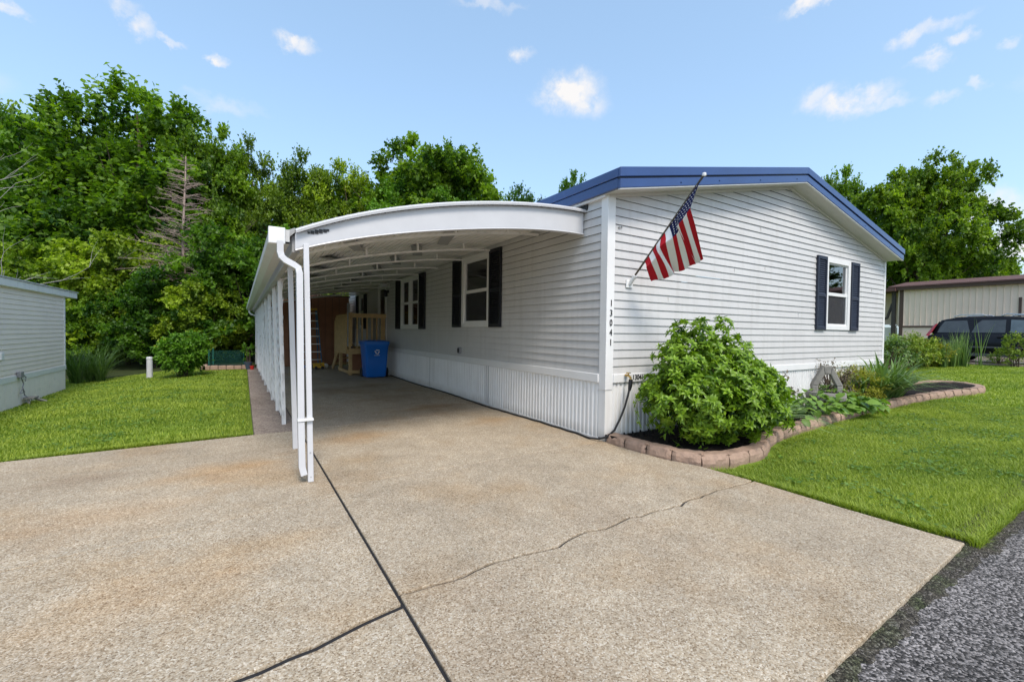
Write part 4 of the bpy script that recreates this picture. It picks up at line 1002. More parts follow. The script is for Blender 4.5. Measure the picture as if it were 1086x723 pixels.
for i, (px, d, top) in enumerate([(-30, 34, 160), (45, 35, 150), (115, 36, 150), (190, 35, 160), (246, 37, 205), (300, 36, 195), (350, 38, 200), (405, 39, 195), (515, 40, 225)]):
    p = at(px, d); h = (350-top)/FOC*d+1.31
    put('tallb', p, h, r.uniform(0, 6.28), 'dark tree deep in the wood, %s from the left of the rear row' % ORD[i], 1.1, 'rear row of the wood')
BANK = [(28, 19.5, 262), (82, 19, 250), (135, 18.3, 238), (185, 18.9, 270), (228, 18.5, 240), (262, 17.5, 232), (-30, 20, 260), (296, 21, 262), (165, 16.4, 285), (60, 17.5, 300), (220, 16.3, 290), (110, 17.2, 300)]
BL = ['behind the roof end of the grey neighbouring home', 'right of the grey neighbouring home', 'below the tall maples, largest of the bank', 'directly below the dead brown conifer', 'just right of the dead conifer', 'bright and touching the carport gutter in view', 'at the left picture edge', 'partly hidden behind the carport posts', 'low and in front, behind the white pipe', 'low and in front, behind the tall grass clump', 'low and in front, behind the round shrub', 'low and in front, beside the tall grass clump']
for (px, d, top), lab in zip(BANK, BL):
    p = at(px, d); h = (348-top)/FOC*d+1.31-p.z
    put('bank', p, h, r.uniform(0, 6.28), 'bushy leafy tree of the low bank, '+lab, .95, 'leafy bank at the lawn end')
# trees to the right, behind the tan trailer
p = at(972, 31); put('broad', p, (356-166)/FOC*31+1.0, 1.1, 'large spreading maple behind the tan trailer', .78)
p = at(1030, 34); put('broad', p, (358-262)/FOC*34+1., 2.6, 'lower maple at the right edge behind the tan trailer', .9)
p = at(878, 38); put('tall', p, (356-176)/FOC*38+1., .4, 'dark tree showing above the right slope of the blue roof', .62)
p = at(935, 36); put('tallb', p, (356-230)/FOC*36+1., 2.2, 'tree between the house corner and the spreading maple', .9)
# trees across the street: seen in the window glass
put('broad', (30, -14, 0), 11, 0., 'round tree across the street', 1.); put('tall', (22, -19, 0), 10, 1., 'tall tree across the street', 1.)

# ------------------------------------------------------------------ dead conifer and bare tree
dc = thing('dead_conifer', at(196, 17.2), 'dead brown conifer with bare twigs in front of the wood', 'tree')
B0 = BASE[dc.name]; r = random.Random(4); b = MB(); Hc = (350-168)/FOC*17.2+1.31
b.tube([B0+Vector((.05*math.sin(k), 0, Hc*k/8)) for k in range(9)], [.075*(1-k/9)+.01 for k in range(9)], 7); b.build('trunk', M['deadwood'], dc)
b = MB()
for k in range(150):
    z = Hc*(.38+.6*r.random()); a = r.uniform(0, 6.28); ln = (1-(z/Hc))*2.9*r.uniform(.5, 1.15)+.25
    s = B0+Vector((0, 0, z)); e = s+Vector((ln*math.cos(a), ln*math.sin(a), ln*r.uniform(-.05, .35))); mm = s.lerp(e, .5)+Vector((0, 0, ln*.06))
    b.tube([s, mm, e], [.016, .010, .004], 4, False)
    for q in range(9):
        t = r.uniform(.25, 1); c = s.lerp(e, t)+Vector((0, 0, .1*ln*t*(1-t))); dd = Vector((r.uniform(-1, 1), r.uniform(-1, 1), r.uniform(-.5, .7)))*ln*.24
        b.tube([c, c+dd], [.006, .003], 3, False)
b.build('branches', M['deadwood'], dc)
bt = thing('bare_tree', at(-95, 11), 'bare grey tree with leafless branches reaching in at the left edge', 'tree')
B0 = BASE[bt.name]; b = MB(); r = random.Random(14)
rightv = Vector(RM[:, 0]) if False else Vector((float(RM[0, 0]), float(RM[1, 0]), 0)).normalized()
def br(b, p, d, ln, rad, dep):
    pts = [p]; rads = [rad]; n = 4; dd = d.normalized()
    for i in range(n):
        dd = (dd+Vector((r.uniform(-.25, .25), r.uniform(-.25, .25), r.uniform(-.12, .2)))).normalized(); pts.append(pts[-1]+dd*ln/n); rads.append(rad*(1-.7*(i+1)/n))
    b.tube(pts, rads, 5, False)
    if dep > 0:
        for k in range(4 if dep > 1 else 3):
            j = r.randint(1, n); br(b, pts[j], dd+Vector((r.uniform(-.9, .9), r.uniform(-.9, .9), r.uniform(-.3, .6))), ln*r.uniform(.45, .7), max(.004, rads[j]*.7), dep-1)
b.tube([B0, B0+Vector((.1, 0, 1.5)), B0+Vector((0, .1, 3.4)), B0+Vector((.2, 0, 5.2))], [.16, .13, .10, .05], 8); b.build('trunk', M['barewood'], bt)
b = MB()
for (z, dz, ln) in ((2.2, .1, 2.3), (2.8, .15, 2.6), (3.3, .35, 2.5), (3.8, .5, 2.4), (4.4, .8, 2.0), (4.9, 1.2, 1.8), (2.5, -.1, 2.0)):
    br(b, B0+Vector((0, 0, z)), rightv+Vector((r.uniform(-.3, .3), r.uniform(-.3, .3), dz)), ln, .045, 2)
b.build('branches', M['barewood'], bt)

# ------------------------------------------------------------------ left yard
nb = thing('neighbour_home', (-9.5, 6.5, -.3), 'grey sided neighbouring mobile home at the left edge of the lawn', 'house')
NX, NY1 = -7.55, 11.7
bs = -.32
b = MB(); z = .26
while z < 2.05:
    z1 = z+.098
    b.face([(NX, NY1, z), (NX, -1, z), (NX+.013, -1, z), (NX+.013, NY1, z)]); b.face([(NX+.013, NY1, z), (NX+.013, -1, z), (NX+.002, -1, z1), (NX+.002, NY1, z1)])
    b.face([(NX, NY1, z), (NX+.013, NY1, z), (NX+.002, NY1, z1)]); z = z1
b.box(-12.5, NX-.001, -1, NY1-.001, .2, 2.08); b.build('siding', M['nsiding'], nb)
b = MB(); b.box(NX-.03, NX+.02, NY1-.05, NY1+.02, .25, 2.08); b.build('corner_trim', M['white'], nb)
b = MB(); b.box(NX-.05, NX+.026, -1, NY1+.03, .2, .31); b.build('skirting_band', M['white'], nb)
ribs_ = MB(); y = -1
while y < NY1:
    y1 = min(y+.29, NY1+.02); ribs_.box(NX-.04, NX+.012, y, y1-.012, bs-.1, .2); y += .29
ribs_.box(-12.4, NX-.041, -1, NY1+.01, bs-.1, .2); ribs_.build('skirting', M['nskirt'], nb)
b = MB(); b.prism([(NX+.08, -1.2, 2.05), (NX+.08, -1.2, 2.20), (-10, -1.2, 2.62), (-10, -1.2, 2.05)], (0, NY1+1.2+.75, 0)); b.build('roof_edge', M['skirt'], nb, bevel=.01)
b = MB(); b.prism([(NX+.10, -1.25, 2.201), (NX+.10, -1.25, 2.225), (-10, -1.25, 2.65), (-10, -1.25, 2.622)], (0, NY1+1.25+.78, 0)); b.build('roof', M['fascia'], nb)
b = MB(); b.box(NX+.013, NX+.045, 8.05, 8.17, .66, .80); b.build('outlet_cover', M['white'], nb, bevel=.008)
b = MB(); b.box(NX+.026, NX+.09, 8.75, 8.90, .26, .38); b.build('meter_box', M['grey'], nb, bevel=.01)
b = MB(); b.tube([(NX+.06, 8.85, .27), (NX+.05, 9.0, .12), (NX+.07, 8.86, .02), (NX+.05, 8.8, -.06), (NX+.08, 8.95, -.05), (NX+.06, 8.9, .06), (NX+.06, 9.02, -.12), (NX+.14, 9.12, -.24)], .009, 6)
b.tube([(NX+.05, 8.97, .32), (NX+.05, 9.12, .24), (NX+.05, 9.1, .16)], .009, 6); b.build('cable', M['grey'], nb)
b = MB(); b.box(NX+.04, NX+.20, 9.0, 9.25, bs+.12, bs+.15); b.tube([(NX+.1, 9.05, bs+.12), (NX+.12, 9.03, bs)], .02, 6); b.tube([(NX+.14, 9.18, bs+.12), (NX+.3, 9.3, bs+.02)], .03, 6); b.build('splash_block', M['stone'], nb)

def blades(rng, base, n, h, lean, w, seg=4, droop=.6, hv=.35):
    """strap leaves from a clump centre: arching strips"""
    a = rng.random(n)*2*np.pi; l = lean*(.35+.9*rng.random(n)); hh = h*(1-hv+hv*2*rng.random(n)*.9); ww = w*(.7+.5*rng.random(n))
    dx = np.stack([np.cos(a), np.sin(a), np.zeros(n)], 1); sd = np.stack([-np.sin(a), np.cos(a), np.zeros(n)], 1)
    B = np.array(base)+dx*(.06*rng.random((n, 1)))+sd*rng.normal(0, .03, (n, 1))
    rows = []
    for k in range(seg+1):
        t = k/seg; z = hh*(t-droop*t**2.6*.5*(l/lean)); out = l*t**1.5
        c = B+dx*out[:, None]+np.array([0, 0, 1])*z[:, None]; ht = ww*(1-t**2.2)*.5+.0008
        rows += [c-sd*ht[:, None], c+sd*ht[:, None]]
    V = np.stack(rows, 1); m_ = 2*(seg+1); o = (np.arange(n)*m_)[:, None]
    F = np.concatenate([o+np.array([[2*k, 2*k+1, 2*k+3, 2*k+2]]) for k in range(seg)], 0)
    tone = np.tile(.5+.25*rng.normal(size=n), seg)
    return V.reshape(-1, 3), F, tone
def clump(name, base, n, h, lean, w, m, label, cat, seed, group=None, droop=.6, spread=None):
    rng = np.random.default_rng(seed); root = thing(name, base, label, cat, group)
    Vs, Fs, Ts, o = [], [], [], 0
    cs = spread or [(0, 0)]
    for (dx, dy) in cs:
        V, F, T = blades(rng, (base[0]+dx, base[1]+dy, base[2]), n//len(cs), h, lean, w, droop=droop); Vs.append(V); Fs.append(F+o); Ts.append(T); o += len(V)
    npmesh('leaves', np.concatenate(Vs), np.concatenate(Fs), np.concatenate(Ts), m, root); return root
p = at(93, 12.6); clump('tall_grass_clump', p, 420, 1.15, .85, .014, L['tallgrass'], 'tall arching grass clump beside the corner of the grey neighbouring home', 'plant', 3, spread=[(-.3, 0), (0, .1), (.3, -.05), (.1, .25), (-.15, -.2)])
p = Vector((-5.92, 12.2, gz(-5.92, 12.2)))
b = MB(); b.lathe([(.075, -.1), (.07, .52), (.076, .52), (.076, .57), (.065, .585), (0, .59)], p, 16); tag(b.build('standpipe', M['fascia'], smooth=True, org=p), 'short white pipe standing in the lawn left of the round shrub', 'pipe')

def shrub(name, c, a, bb, h, n, nt, tl, nl, ll, m, label, seed, z0=.08, cat='shrub', aspect=.45, up=.5, group=None, stems=14, inner=.55, blobs=None, tonev=.16, whorl=0):
    root = thing(name, c, label, cat, group); rng = np.random.default_rng(seed)
    bl = blobs or [(0, 0, h*.46+z0, a*.85, bb*.85, h*.42)]
    bl = [(c[0]+q[0], c[1]+q[1], c[2]+q[2], *q[3:]) for q in bl]
    O, D = envelope(rng, bl, n, inner)
    P, Dd, U = sprays(rng, O, D, nt, tl, nl, ll, spread=.5, up=up)
    k = len(P); l = ll*(.5+.75*rng.random(k)); Dd = unit(Dd+.5*np.repeat(D, nt*nl, 0))
    tn = np.repeat(.42+tonev*rng.normal(size=n), nt*nl)+.13*rng.normal(size=k)
    s = np.tile((np.arange(nl)/max(1, nl-1)), n*nt); tn = tn+.18*(s-.5)      # young leaves at the twig ends are paler
    if whorl:      # a star of pale leaves closes every twig
        q = n*nt; tw = unit(np.repeat(D, nt, 0)*.7+.55*rng.normal(size=(q, 3))+np.array([0, 0, up*.8])); E0 = np.repeat(O, nt, 0)+tw*(tl*(.75+.5*rng.random((q, 1))))
        a1 = unit(np.cross(tw, rng.normal(size=(q, 3)))); a2 = np.cross(tw, a1); W = []
        for ring, (el_, m_) in enumerate(((.25, whorl), (.9, whorl-2))):
            for j in range(m_):
                t = 2*np.pi*(j+.5*ring)/m_+rng.normal(0, .15, q); W.append((E0+tw*.012*ring, unit((np.cos(t)[:, None]*a1+np.sin(t)[:, None]*a2)+tw*el_), tw, ll*(1.05-.35*ring)*(.8+.35*rng.random(q)), .60+.22*ring+.10*rng.normal(size=q)+np.repeat(tonev*rng.normal(size=n), nt)*.6))
        P = np.concatenate([P]+[w[0] for w in W]); Dd = np.concatenate([Dd]+[w[1] for w in W]); U = np.concatenate([U]+[w[2] for w in W]); l = np.concatenate([l]+[w[3] for w in W]); tn = np.concatenate([tn-.12]+[w[4] for w in W]); k = len(P)
    V, F, per = leaves(P, Dd, U, l, l*aspect*(.8+.4*rng.random(k)))
    npmesh('leaves', V, F, np.tile(tn, per), m, root)
    b = MB(); r = random.Random(seed)
    for i in r.sample(range(n), min(stems, n)):
        e = Vector(O[i]); s0 = Vector(c)+Vector((r.uniform(-.1, .1), r.uniform(-.1, .1), -.02)); b.tube([s0, s0.lerp(e, .55)+Vector((0, 0, .06*h)), e], [.012, .008, .004], 5, False)
    b.build('stems', M['bark'], root); return root
p = Vector((-5.05, 11.05, gz(-5.05, 11.05)))
shrub('round_shrub', p, .62, .6, 1.05, 260, 4, .2, 8, .085, L['bright'], 'round green shrub standing alone at the far end of the left lawn', 31, blobs=[(0, 0, .62, .5, .5, .45), (.1, 0, .8, .4, .4, .28), (-.2, 0, .65, .3, .3, .25)])
# raised bed with netting at the back of the walk
bd = thing('raised_garden_bed', (-4.2, 13.2, 0), 'low stone edged garden bed at the end of the walkway', 'garden bed')
r = random.Random(6)
b = MB()
for k in range(6): b.box(-4.72+k*.21, -4.72+k*.21+.20, 12.55, 12.68, 0, .12+.02*r.random())
b.box(-4.78, -4.62, 12.55, 13.6, 0, .12); b.build('stone_edge', M['block'], bd, bevel=.015)
b = MB(); b.box(-4.62, -3.5, 12.68, 13.7, -.02, .09); b.build('soil', M['mulch'], bd)
nn = thing('garden_net_fence', (-4.1, 13.3, 0), 'green mesh net fence around the small bed beside the carport', 'fence')
for (x, y) in ((-4.55, 12.75), (-3.62, 12.9), (-4.5, 14.2)): b = MB(); b.tube([(x, y, 0), (x, y, .62)], .02, 6); b.build('stake', M['net'], nn)
b = MB()
for k in range(14): b.box(-4.55, -3.62, 12.82, 12.823, .10+k*.036, .104+k*.036)
for k in range(40): b.box(-4.55+k*.0235, -4.5465+k*.0235, 12.82, 12.823, .10, .6)
b.build('net', M['net'], nn)
for (x, y, lab, m) in ((-3.50, 12.6, 'dark plant pot at the end of the walkway', M['terracotta']), (-3.40, 12.35, 'small red pot beside the last carport post', M['red'])):
    q = thing('plant_pot', (x, y, 0), lab, 'pot'); b = MB(); rr_ = .11 if m is M['terracotta'] else .06
    b.lathe([(0, 0), (rr_*.75, 0), (rr_, .2 if rr_ > .1 else .1), (rr_*1.08, .2 if rr_ > .1 else .1), (rr_*1.08, .23 if rr_ > .1 else .12), (rr_*.9, .23 if rr_ > .1 else .12), (0, .2 if rr_ > .1 else .1)], (x, y, 0), 16); b.build('pot', m, q, smooth=True)
shrub('potted_plant', Vector((-3.50, 12.6, .2)), .12, .12, .55, 20, 3, .12, 5, .07, L['bright'], 'light green plant growing in the dark pot by the walkway', 33, cat='plant', stems=6)

# ------------------------------------------------------------------ flower bed
OUT = [(-.02, -.05), (-.03, -.35), (-.01, -.65), (.03, -.93), (.14, -1.22), (.40, -1.36), (.80, -1.39), (1.16, -1.33), (1.50, -1.15), (1.95, -1.03), (2.6, -.95), (4.07, -.83), (5.5, -.77), (6.3, -.80), (7.3, -.82), (8.1, -.86), (9.0, -1.02), (9.7, -1.2), (10.2, -1.24), (10.62, -1.14), (10.9, -.85), (10.95, -.45), (10.7, -.15), (10.2, -.02), (9.5, .0), (8.45, .05)]
def resample(P, st):
    P = [Vector((p[0], p[1], 0)) for p in P]; out = [P[0]]; acc_ = 0
    fine = []
    for a, c in zip(P[:-1], P[1:]):
        n = max(2, int((c-a).length/.01)); fine += [a.lerp(c, k/n) for k in range(n)]
    fine.append(P[-1]); s = 0
    for a, c in zip(fine[:-1], fine[1:]):
        s += (c-a).length
        if s >= st: out.append(c); s = 0
    return out
def smoothp(P, it=2):
    P = [Vector((p[0], p[1], 0)) for p in P]
    for _ in range(it): P = [P[0]]+[q for a, c in zip(P[:-1], P[1:]) for q in (a.lerp(c, .25), a.lerp(c, .75))]+[P[-1]]
    return P
line = resample(smoothp(OUT), .292)
cen = Vector((1.0, -.5, 0))
nblk = len(line)-1
r = random.Random(17)
sides = ['along the driveway', 'along the lawn', 'around the far bed end']
for i in range(nblk):
    a, c = line[i], line[i+1]; d = (c-a).normalized(); nrm = Vector((-d.y, d.x, 0))          # inward
    if i < 1: nrm = Vector((1, 0, 0))
    w = .165; g = .008; z0 = gz(a.x, a.y); h = .105+r.uniform(-.006, .006)
    tilt = r.uniform(-.006, .006)
    A, C = a+d*g, c-d*g; ps = .022
    b = MB(); nu_ = 7
    # outer face split and bulged, tapering back
    sec = [(0, -.05), (-.012, .02), (-.006, .06), (.012, h-.012), (.022, h), (w-.02, h), (w-.012, h-.01), (w-.012, -.05)]
    P = []
    for k in range(nu_+1):
        t = k/nu_; base = A.lerp(C, t); tap = .0 if 0 < k < nu_ else .012
        row = []
        for (o, z) in sec:
            ru = r.uniform(-.007, .007) if z > -.04 and o < .02 else r.uniform(-.002, .002)
            q = base+nrm*(o+ru+(tap if o < .02 else -tap)); row.append((q.x, q.y, z0+z+tilt*(t-.5)*2+(r.uniform(-.003, .003) if z > 0 else 0)))
        P.append(row)
    b.grid(P); b.face(P[0][::-1]); b.face(P[-1])
    o = b.build('edging_block', M['block'], org=(a.x, a.y, z0), bevel=.004)
    mid = a.lerp(c, .5)
    side = 'beside the driveway' if mid.x < .25 and mid.y > -1.3 else ('at the rounded front corner' if mid.x < 1.7 else ('along the lawn' if mid.x < 9.6 else 'around the far bed end'))
    NUM = ORD+['twenty-'+q for q in ORD[:9]]+['thirtieth']+['thirty-'+q for q in ORD[:9]]+['fortieth']+['forty-'+q for q in ORD[:9]]+['fiftieth']+['fifty-'+q for q in ORD[:9]]+['sixtieth']
    tag(o, 'tan edging block %s, %s from the house corner' % (side, NUM[i]), 'edging block', 'concrete blocks around the flower bed')
# mulch
rng = np.random.default_rng(9)
inner = [p+Vector((0, 0, 0)) for p in line]
b = MB(); mid = [(min(max(p.x, .0), 8.3), 0.0) for p in line]
P = []
for p, q in zip(line, mid):
    qq = Vector((q[0] if p.x < 8.3 else min(p.x, 10.6)-.0, min(0.0, .0), 0)); row = []
    for k in range(9):
        t = .02+.98*k/8; v = p.lerp(qq, t); row.append((v.x, v.y, gz(v.x, v.y)+.055+.025*math.sin(math.pi*t)+rng.normal(0, .006)))
    P.append(row)
b.grid(P); tag(b.build('mulch', M['mulch']), kind='structure')
# loose mulch chips
n = 6000; X = rng.uniform(0, 10.4, n); X[:3000] = rng.uniform(.05, 2.2, 3000); Yv = rng.uniform(-1.3, -.10, n)
lx = np.array([p.x for p in line[:nblk//2+14]]); 
def inbed(x, y):
    poly = [(p.x, p.y) for p in line]+[(8.3, 0), (0, 0)]; c = np.zeros(len(x), bool)
    for (x0, y0), (x1, y1) in zip(poly, poly[1:]+poly[:1]):
        k = ((y0 > y) != (y1 > y)) & (x < (x1-x0)*(y-y0)/(y1-y0+1e-12)+x0); c ^= k
    return c
ok = inbed(X, Yv+.0) & inbed(X, Yv-.1); X, Yv = X[ok], Yv[ok]; n = len(X)
P = np.stack([X, Yv, terr(X, Yv)+.068], 1); D = rng.normal(size=(n, 3))*[1, 1, .3]; U = rng.normal(size=(n, 3))*.4+[0, 0, 1]; l = rng.uniform(.02, .06, n)
V, F, per = diamonds(P, D, U, l, l*.35, .05)
L['chip'] = leafmat('mulch chips', (.008, .006, .005), (.035, .026, .020), 0., .9)
tag(npmesh('mulch_chips', V, F, rng.random(n)**2, L['chip'], smooth=False), kind='stuff', label='dark bark chips covering the flower bed', cat='mulch')

bush = shrub('large_bush', Vector((.92, -.82, .05)), 1.2, .8, 1.4, 520, 3, .19, 5, .074, L['bush'], 'large bright green leafy bush at the front corner of the flower bed', 41, up=.8, aspect=.40, stems=60, whorl=6, tonev=.2,
             blobs=[(-.05, .0, .55, .76, .56, .32), (-.02, .1, .80, .44, .38, .28), (-.44, .0, .46, .46, .45, .26), (.40, .0, .48, .46, .48, .28), (.0, -.18, .40, .62, .42, .22), (-.20, .15, 1.06, .15, .15, .2), (.10, .12, 1.10, .13, .13, .2), (.44, .1, .88, .16, .16, .22), (-.60, .02, .70, .15, .15, .2), (-.42, .1, .92, .15, .15, .2), (.66, .05, .70, .15, .15, .18), (.28, .0, .96, .13, .13, .2)], inner=.66)
clump('daylily', Vector((2.10, -.70, .06)), 110, .66, .80, .044, L['iris'], 'arching strap leaved daylily on the right side of the large bush', 'plant', 51, spread=[(0, 0), (-.15, -.15), (.15, .05)], droop=1.2)
clump('iris_clump', Vector((6.95, -.42, .07)), 330, .95, .95, .055, L['iris'], 'big clump of sword shaped iris leaves near the house corner', 'plant', 52, spread=[(0, 0), (-.5, .05), (.55, -.05), (.25, .15), (-.25, -.12), (.3, -.14), (.8, .05)], droop=1.1)
shrub('golden_shrub', Vector((6.15, -.35, .07)), .5, .35, .5, 120, 4, .22, 10, .045, L['gold'], 'low yellow green feathery shrub left of the iris clump', 42, up=.1, aspect=.25)
def broad(name, c, n, rad, h, size, m, label, seed, cat='plant', group=None):
    rng = np.random.default_rng(seed); root = thing(name, c, label, cat, group)
    a = rng.random(n)*6.28; r_ = rad*np.sqrt(rng.random(n)); z = h*(.35+.65*rng.random(n))*(1-.4*(r_/rad))
    P = np.stack([c[0]+r_*np.cos(a), c[1]+r_*np.sin(a), c[2]+z], 1); D = np.stack([np.cos(a), np.sin(a), .1*rng.normal(size=n)-.1], 1)+.4*rng.normal(size=(n, 3)); U = np.array([0, 0, 1])+.3*rng.normal(size=(n, 3))
    l = size*(.6+.7*rng.random(n)); V, F, per = leaves(P, D, U, l, l*.75, .12, .1)
    npmesh('leaves', V, F, np.tile(.5+.25*rng.normal(size=n), per), m, root)
    b = MB(); r = random.Random(seed)
    for k in range(min(n, 40)): b.tube([(c[0]+r.uniform(-.05, .05), c[1]+r.uniform(-.05, .05), c[2]-.02), tuple(P[k])], [.006, .004], 4, False)
    b.build('stalks', m, root); return root
broad('leafy_plant', Vector((4.75, -.60, .05)), 110, .45, .34, .17, L['ground'], 'low plant with broad light green leaves under the stone planter, on its right', 61)
broad('leafy_plant', Vector((3.65, -.52, .05)), 150, .52, .46, .13, L['ground'], 'low leafy plant in front of the stone planter, on its left', 62)
broad('leafy_plant', Vector((2.85, -.5, .05)), 90, .42, .42, .13, L['ground'], 'low leafy plant between the daylily and the stone planter', 63)
broad('leafy_plant', Vector((5.5, -.60, .06)), 70, .35, .24, .16, L['ground'], 'low broad leaved plant beside the golden shrub', 64)
shrub('reddish_plant', Vector((3.35, -.2, .05)), .4, .3, .58, 46, 3, .16, 5, .06, L['purple'], 'thin reddish brown plant against the skirting left of the stone planter', 43, stems=20, inner=.2)
shrub('dry_twiggy_plant', Vector((5.35, -.25, .07)), .42, .3, .75, 60, 3, .2, 5, .045, L['purple'], 'dry twiggy plant with sparse leaves right of the stone planter', 44, stems=60, inner=.1)
shrub('dry_stem_plant', Vector((8.05, -.35, .1)), .25, .2, .7, 16, 2, .2, 4, .05, L['purple'], 'few dry stems at the right end of the iris clump', 45, stems=16, inner=.2)
clump('spiky_plant', Vector((2.45, -.35, .06)), 60, .6, .35, .03, L['iris'], 'upright narrow leaved plant behind the daylily', 'plant', 53)
# stone planter with pointed arch
pl = thing('stone_planter', (4.42, -.52, .05), 'grey stone planter with a pointed arch handle among the bed plants', 'planter')
pc = Vector((4.42, -.52, 0))
b = MB(); b.lathe([(.0, .0), (.20, .0), (.21, .08), (.17, .09), (.17, .13), (.20, .15), (.22, .22)], pc+Vector((0, 0, .04)), 14); b.build('base', M['stone'], pl, smooth=True)
b = MB(); b.lathe([(.20, .26), (.27, .27), (.285, .32), (.275, .39), (.245, .395), (.23, .36), (.0, .345)], pc, 14); b.build('basin', M['stone'], pl, smooth=False)
ud = Vector((.62, -.78, 0)).normalized(); td = Vector((.78, .62, 0)).normalized()
arch_o = [(-.20, .37), (-.215, .50), (-.06, .82), (.06, .82), (.215, .50), (.20, .37)]
arch_i = [(.125, .37), (.13, .49), (.04, .68), (-.04, .68), (-.13, .49), (-.125, .37)]
b = MB(); sh_ = pc-td*.02
loop = [sh_+ud*x+Vector((0, 0, z))-td*.07 for x, z in arch_o]; li = [sh_+ud*x+Vector((0, 0, z))-td*.07 for x, z in arch_i[::-1]]
for k in range(5): b.prism([loop[k], loop[k+1], li[k+1], li[k]], td*.14)
b.build('arch', M['stone'], pl, bevel=.012)
b = MB(); b.lathe([(0, .35), (.22, .352), (.0, .37)], pc, 14); b.build('soil', M['mulch'], pl)
broad('planter_plant', pc+Vector((.08, -.02, .37)), 26, .18, .12, .09, L['ground'], 'small green plant growing inside the stone planter', 66)

# ------------------------------------------------------------------ right side: trailer, car, weeds
tl_ = thing('tan_trailer', (25, -3, .4), 'tan ribbed metal trailer with a brown roof on the far right', 'house')
TX, TY1, TY0 = 23., 4.1, -16.
b = MB(); y = TY0
while y < TY1-.01:
    y1 = min(y+.20, TY1)
    b.face([(TX, y1, 1.79), (TX, y1-.165, 1.79), (TX, y1-.165, 3.5), (TX, y1, 3.5)]) if False else None
    b.face([(TX, y, 1.79), (TX, y+.15, 1.79), (TX, y+.15, 3.5), (TX, y, 3.5)][::-1]); b.face([(TX, y+.15, 1.79), (TX-.02, y+.165, 1.79), (TX-.02, y+.165, 3.5), (TX, y+.15, 3.5)][::-1])
    b.face([(TX-.02, y+.165, 1.79), (TX-.02, y+.185, 1.79), (TX-.02, y+.185, 3.5), (TX-.02, y+.165, 3.5)][::-1]); b.face([(TX-.02, y+.185, 1.79), (TX, y1, 1.79), (TX, y1, 3.5), (TX-.02, y+.185, 3.5)][::-1]); y += .2
b.box(TX+.01, TX+4, TY0, TY1, 1.2, 3.5); b.build('wall', M['tan'], tl_)
b = MB(); b.box(TX-.01, TX+4, TY0, TY1+.01, .3, 1.75); b.build('skirting', M['tan'], tl_)
b = MB(); b.box(TX-.04, TX+.0, TY0, TY1, 1.74, 1.82); b.build('belt_trim', M['browntrim'], tl_)
b = MB(); b.box(TX-.05, TX+.02, TY1-.1, TY1+.03, .4, 3.5); b.build('corner_trim', M['browntrim'], tl_)
b = MB(); b.box(TX-.05, TX-.02, .28, .36, 1.8, 2.95); b.build('seam_trim', M['browntrim'], tl_)
b = MB(); b.prism([(TX-.25, TY0, 3.5), (TX-.25, TY0, 3.62), (TX+.5, TY0, 3.62), (TX+.5, TY0, 3.5)], (0, TY1-TY0+.1, 0)); b.build('eave_board', M['browntrim'], tl_)
b = MB(); b.prism([(TX-.3, TY0, 3.621), (TX-.3, TY0, 3.68), (TX+2, TY0, 4.05), (TX+4.3, TY0, 3.68), (TX+4.3, TY0, 3.621)], (0, TY1-TY0+.4, 0)); b.build('roof', M['brownroof'], tl_)
# porch beyond its corner
po = thing('trailer_porch', (23.6, 5.3, .4), 'dark posted porch with tan end panel beside the tan trailer', 'porch')
for (x, y) in ((23.0, 4.35), (23.0, 5.2), (23.0, 6.6)): b = MB(); b.box(x-.07, x+.07, y-.07, y+.07, .3, 3.45); b.build('post', M['darkpost'], po)
b = MB(); b.box(22.6, 26, 4.2, 7.5, 3.46, 3.6); b.build('roof', M['brownroof'], po)
b = MB(); b.prism([(23.9, 4.2, 1.9), (23.9, 7.4, 1.9), (23.9, 7.4, 3.45), (23.9, 4.2, 3.45)], (.06, 0, 0)); b.build('end_panel', M['tan'], po)
b = MB(); b.tube([(23.0, 4.4, 2.9), (23.0, 4.6, 2.2), (23.0, 5.0, 1.95), (23., 6.5, 1.9)], .06, 6); b.build('rail', M['darkpost'], po)
b = MB(); b.box(23.3, 23.36, 4.3, 7.4, .4, 1.75); b.build('skirting', M['nskirt'], po)

# car: y runs nose (negative) to tail (positive); near side at x = 19.5
car = thing('parked_car', (20.4, .1, .37), 'dark sport utility car with roof rails parked behind the weeds', 'car')
CZ = .37; CX = 20.4; Yr = 2.25
def sect(y, w, z0, z1, r=.12):
    """closed rounded section of the lower body"""
    return [(CX-w*.92, y, CZ+z0), (CX-w, y, CZ+z0+.14), (CX-w*1.0, y, CZ+(z0+z1)*.55), (CX-w*.96, y, CZ+z1-.05), (CX-w*.90, y, CZ+z1), (CX, y, CZ+z1+.02), (CX+w*.90, y, CZ+z1), (CX+w*.96, y, CZ+z1-.05), (CX+w, y, CZ+(z0+z1)*.55), (CX+w, y, CZ+z0+.14), (CX+w*.92, y, CZ+z0), (CX-w*.92, y, CZ+z0)]
ss = [(2.28, .70, .42, .78), (2.20, .84, .30, 1.0), (2.0, .89, .26, 1.06), (1.2, .9, .26, 1.06), (0, .9, .24, 1.04), (-.9, .9, .25, 1.02), (-1.3, .89, .26, .98), (-1.9, .86, .28, .88), (-2.2, .78, .30, .76), (-2.33, .6, .36, .62)]
b = MB(); P = [sect(*s) for s in ss]; b.grid(P); b.face(P[0][:-1]); b.face(P[-1][:-1][::-1]); body = b.build('body', M['carpaint'], car, smooth=True)
cab = [(2.12, .76, 1.04, 1.0, .0), (1.85, .80, 1.05, 1.60, .12), (1.4, .80, 1.05, 1.71, .14), (.3, .80, 1.04, 1.73, .14), (-.45, .79, 1.03, 1.66, .13), (-1.35, .76, 1.0, 1.02, .02)]
b = MB(); P = []
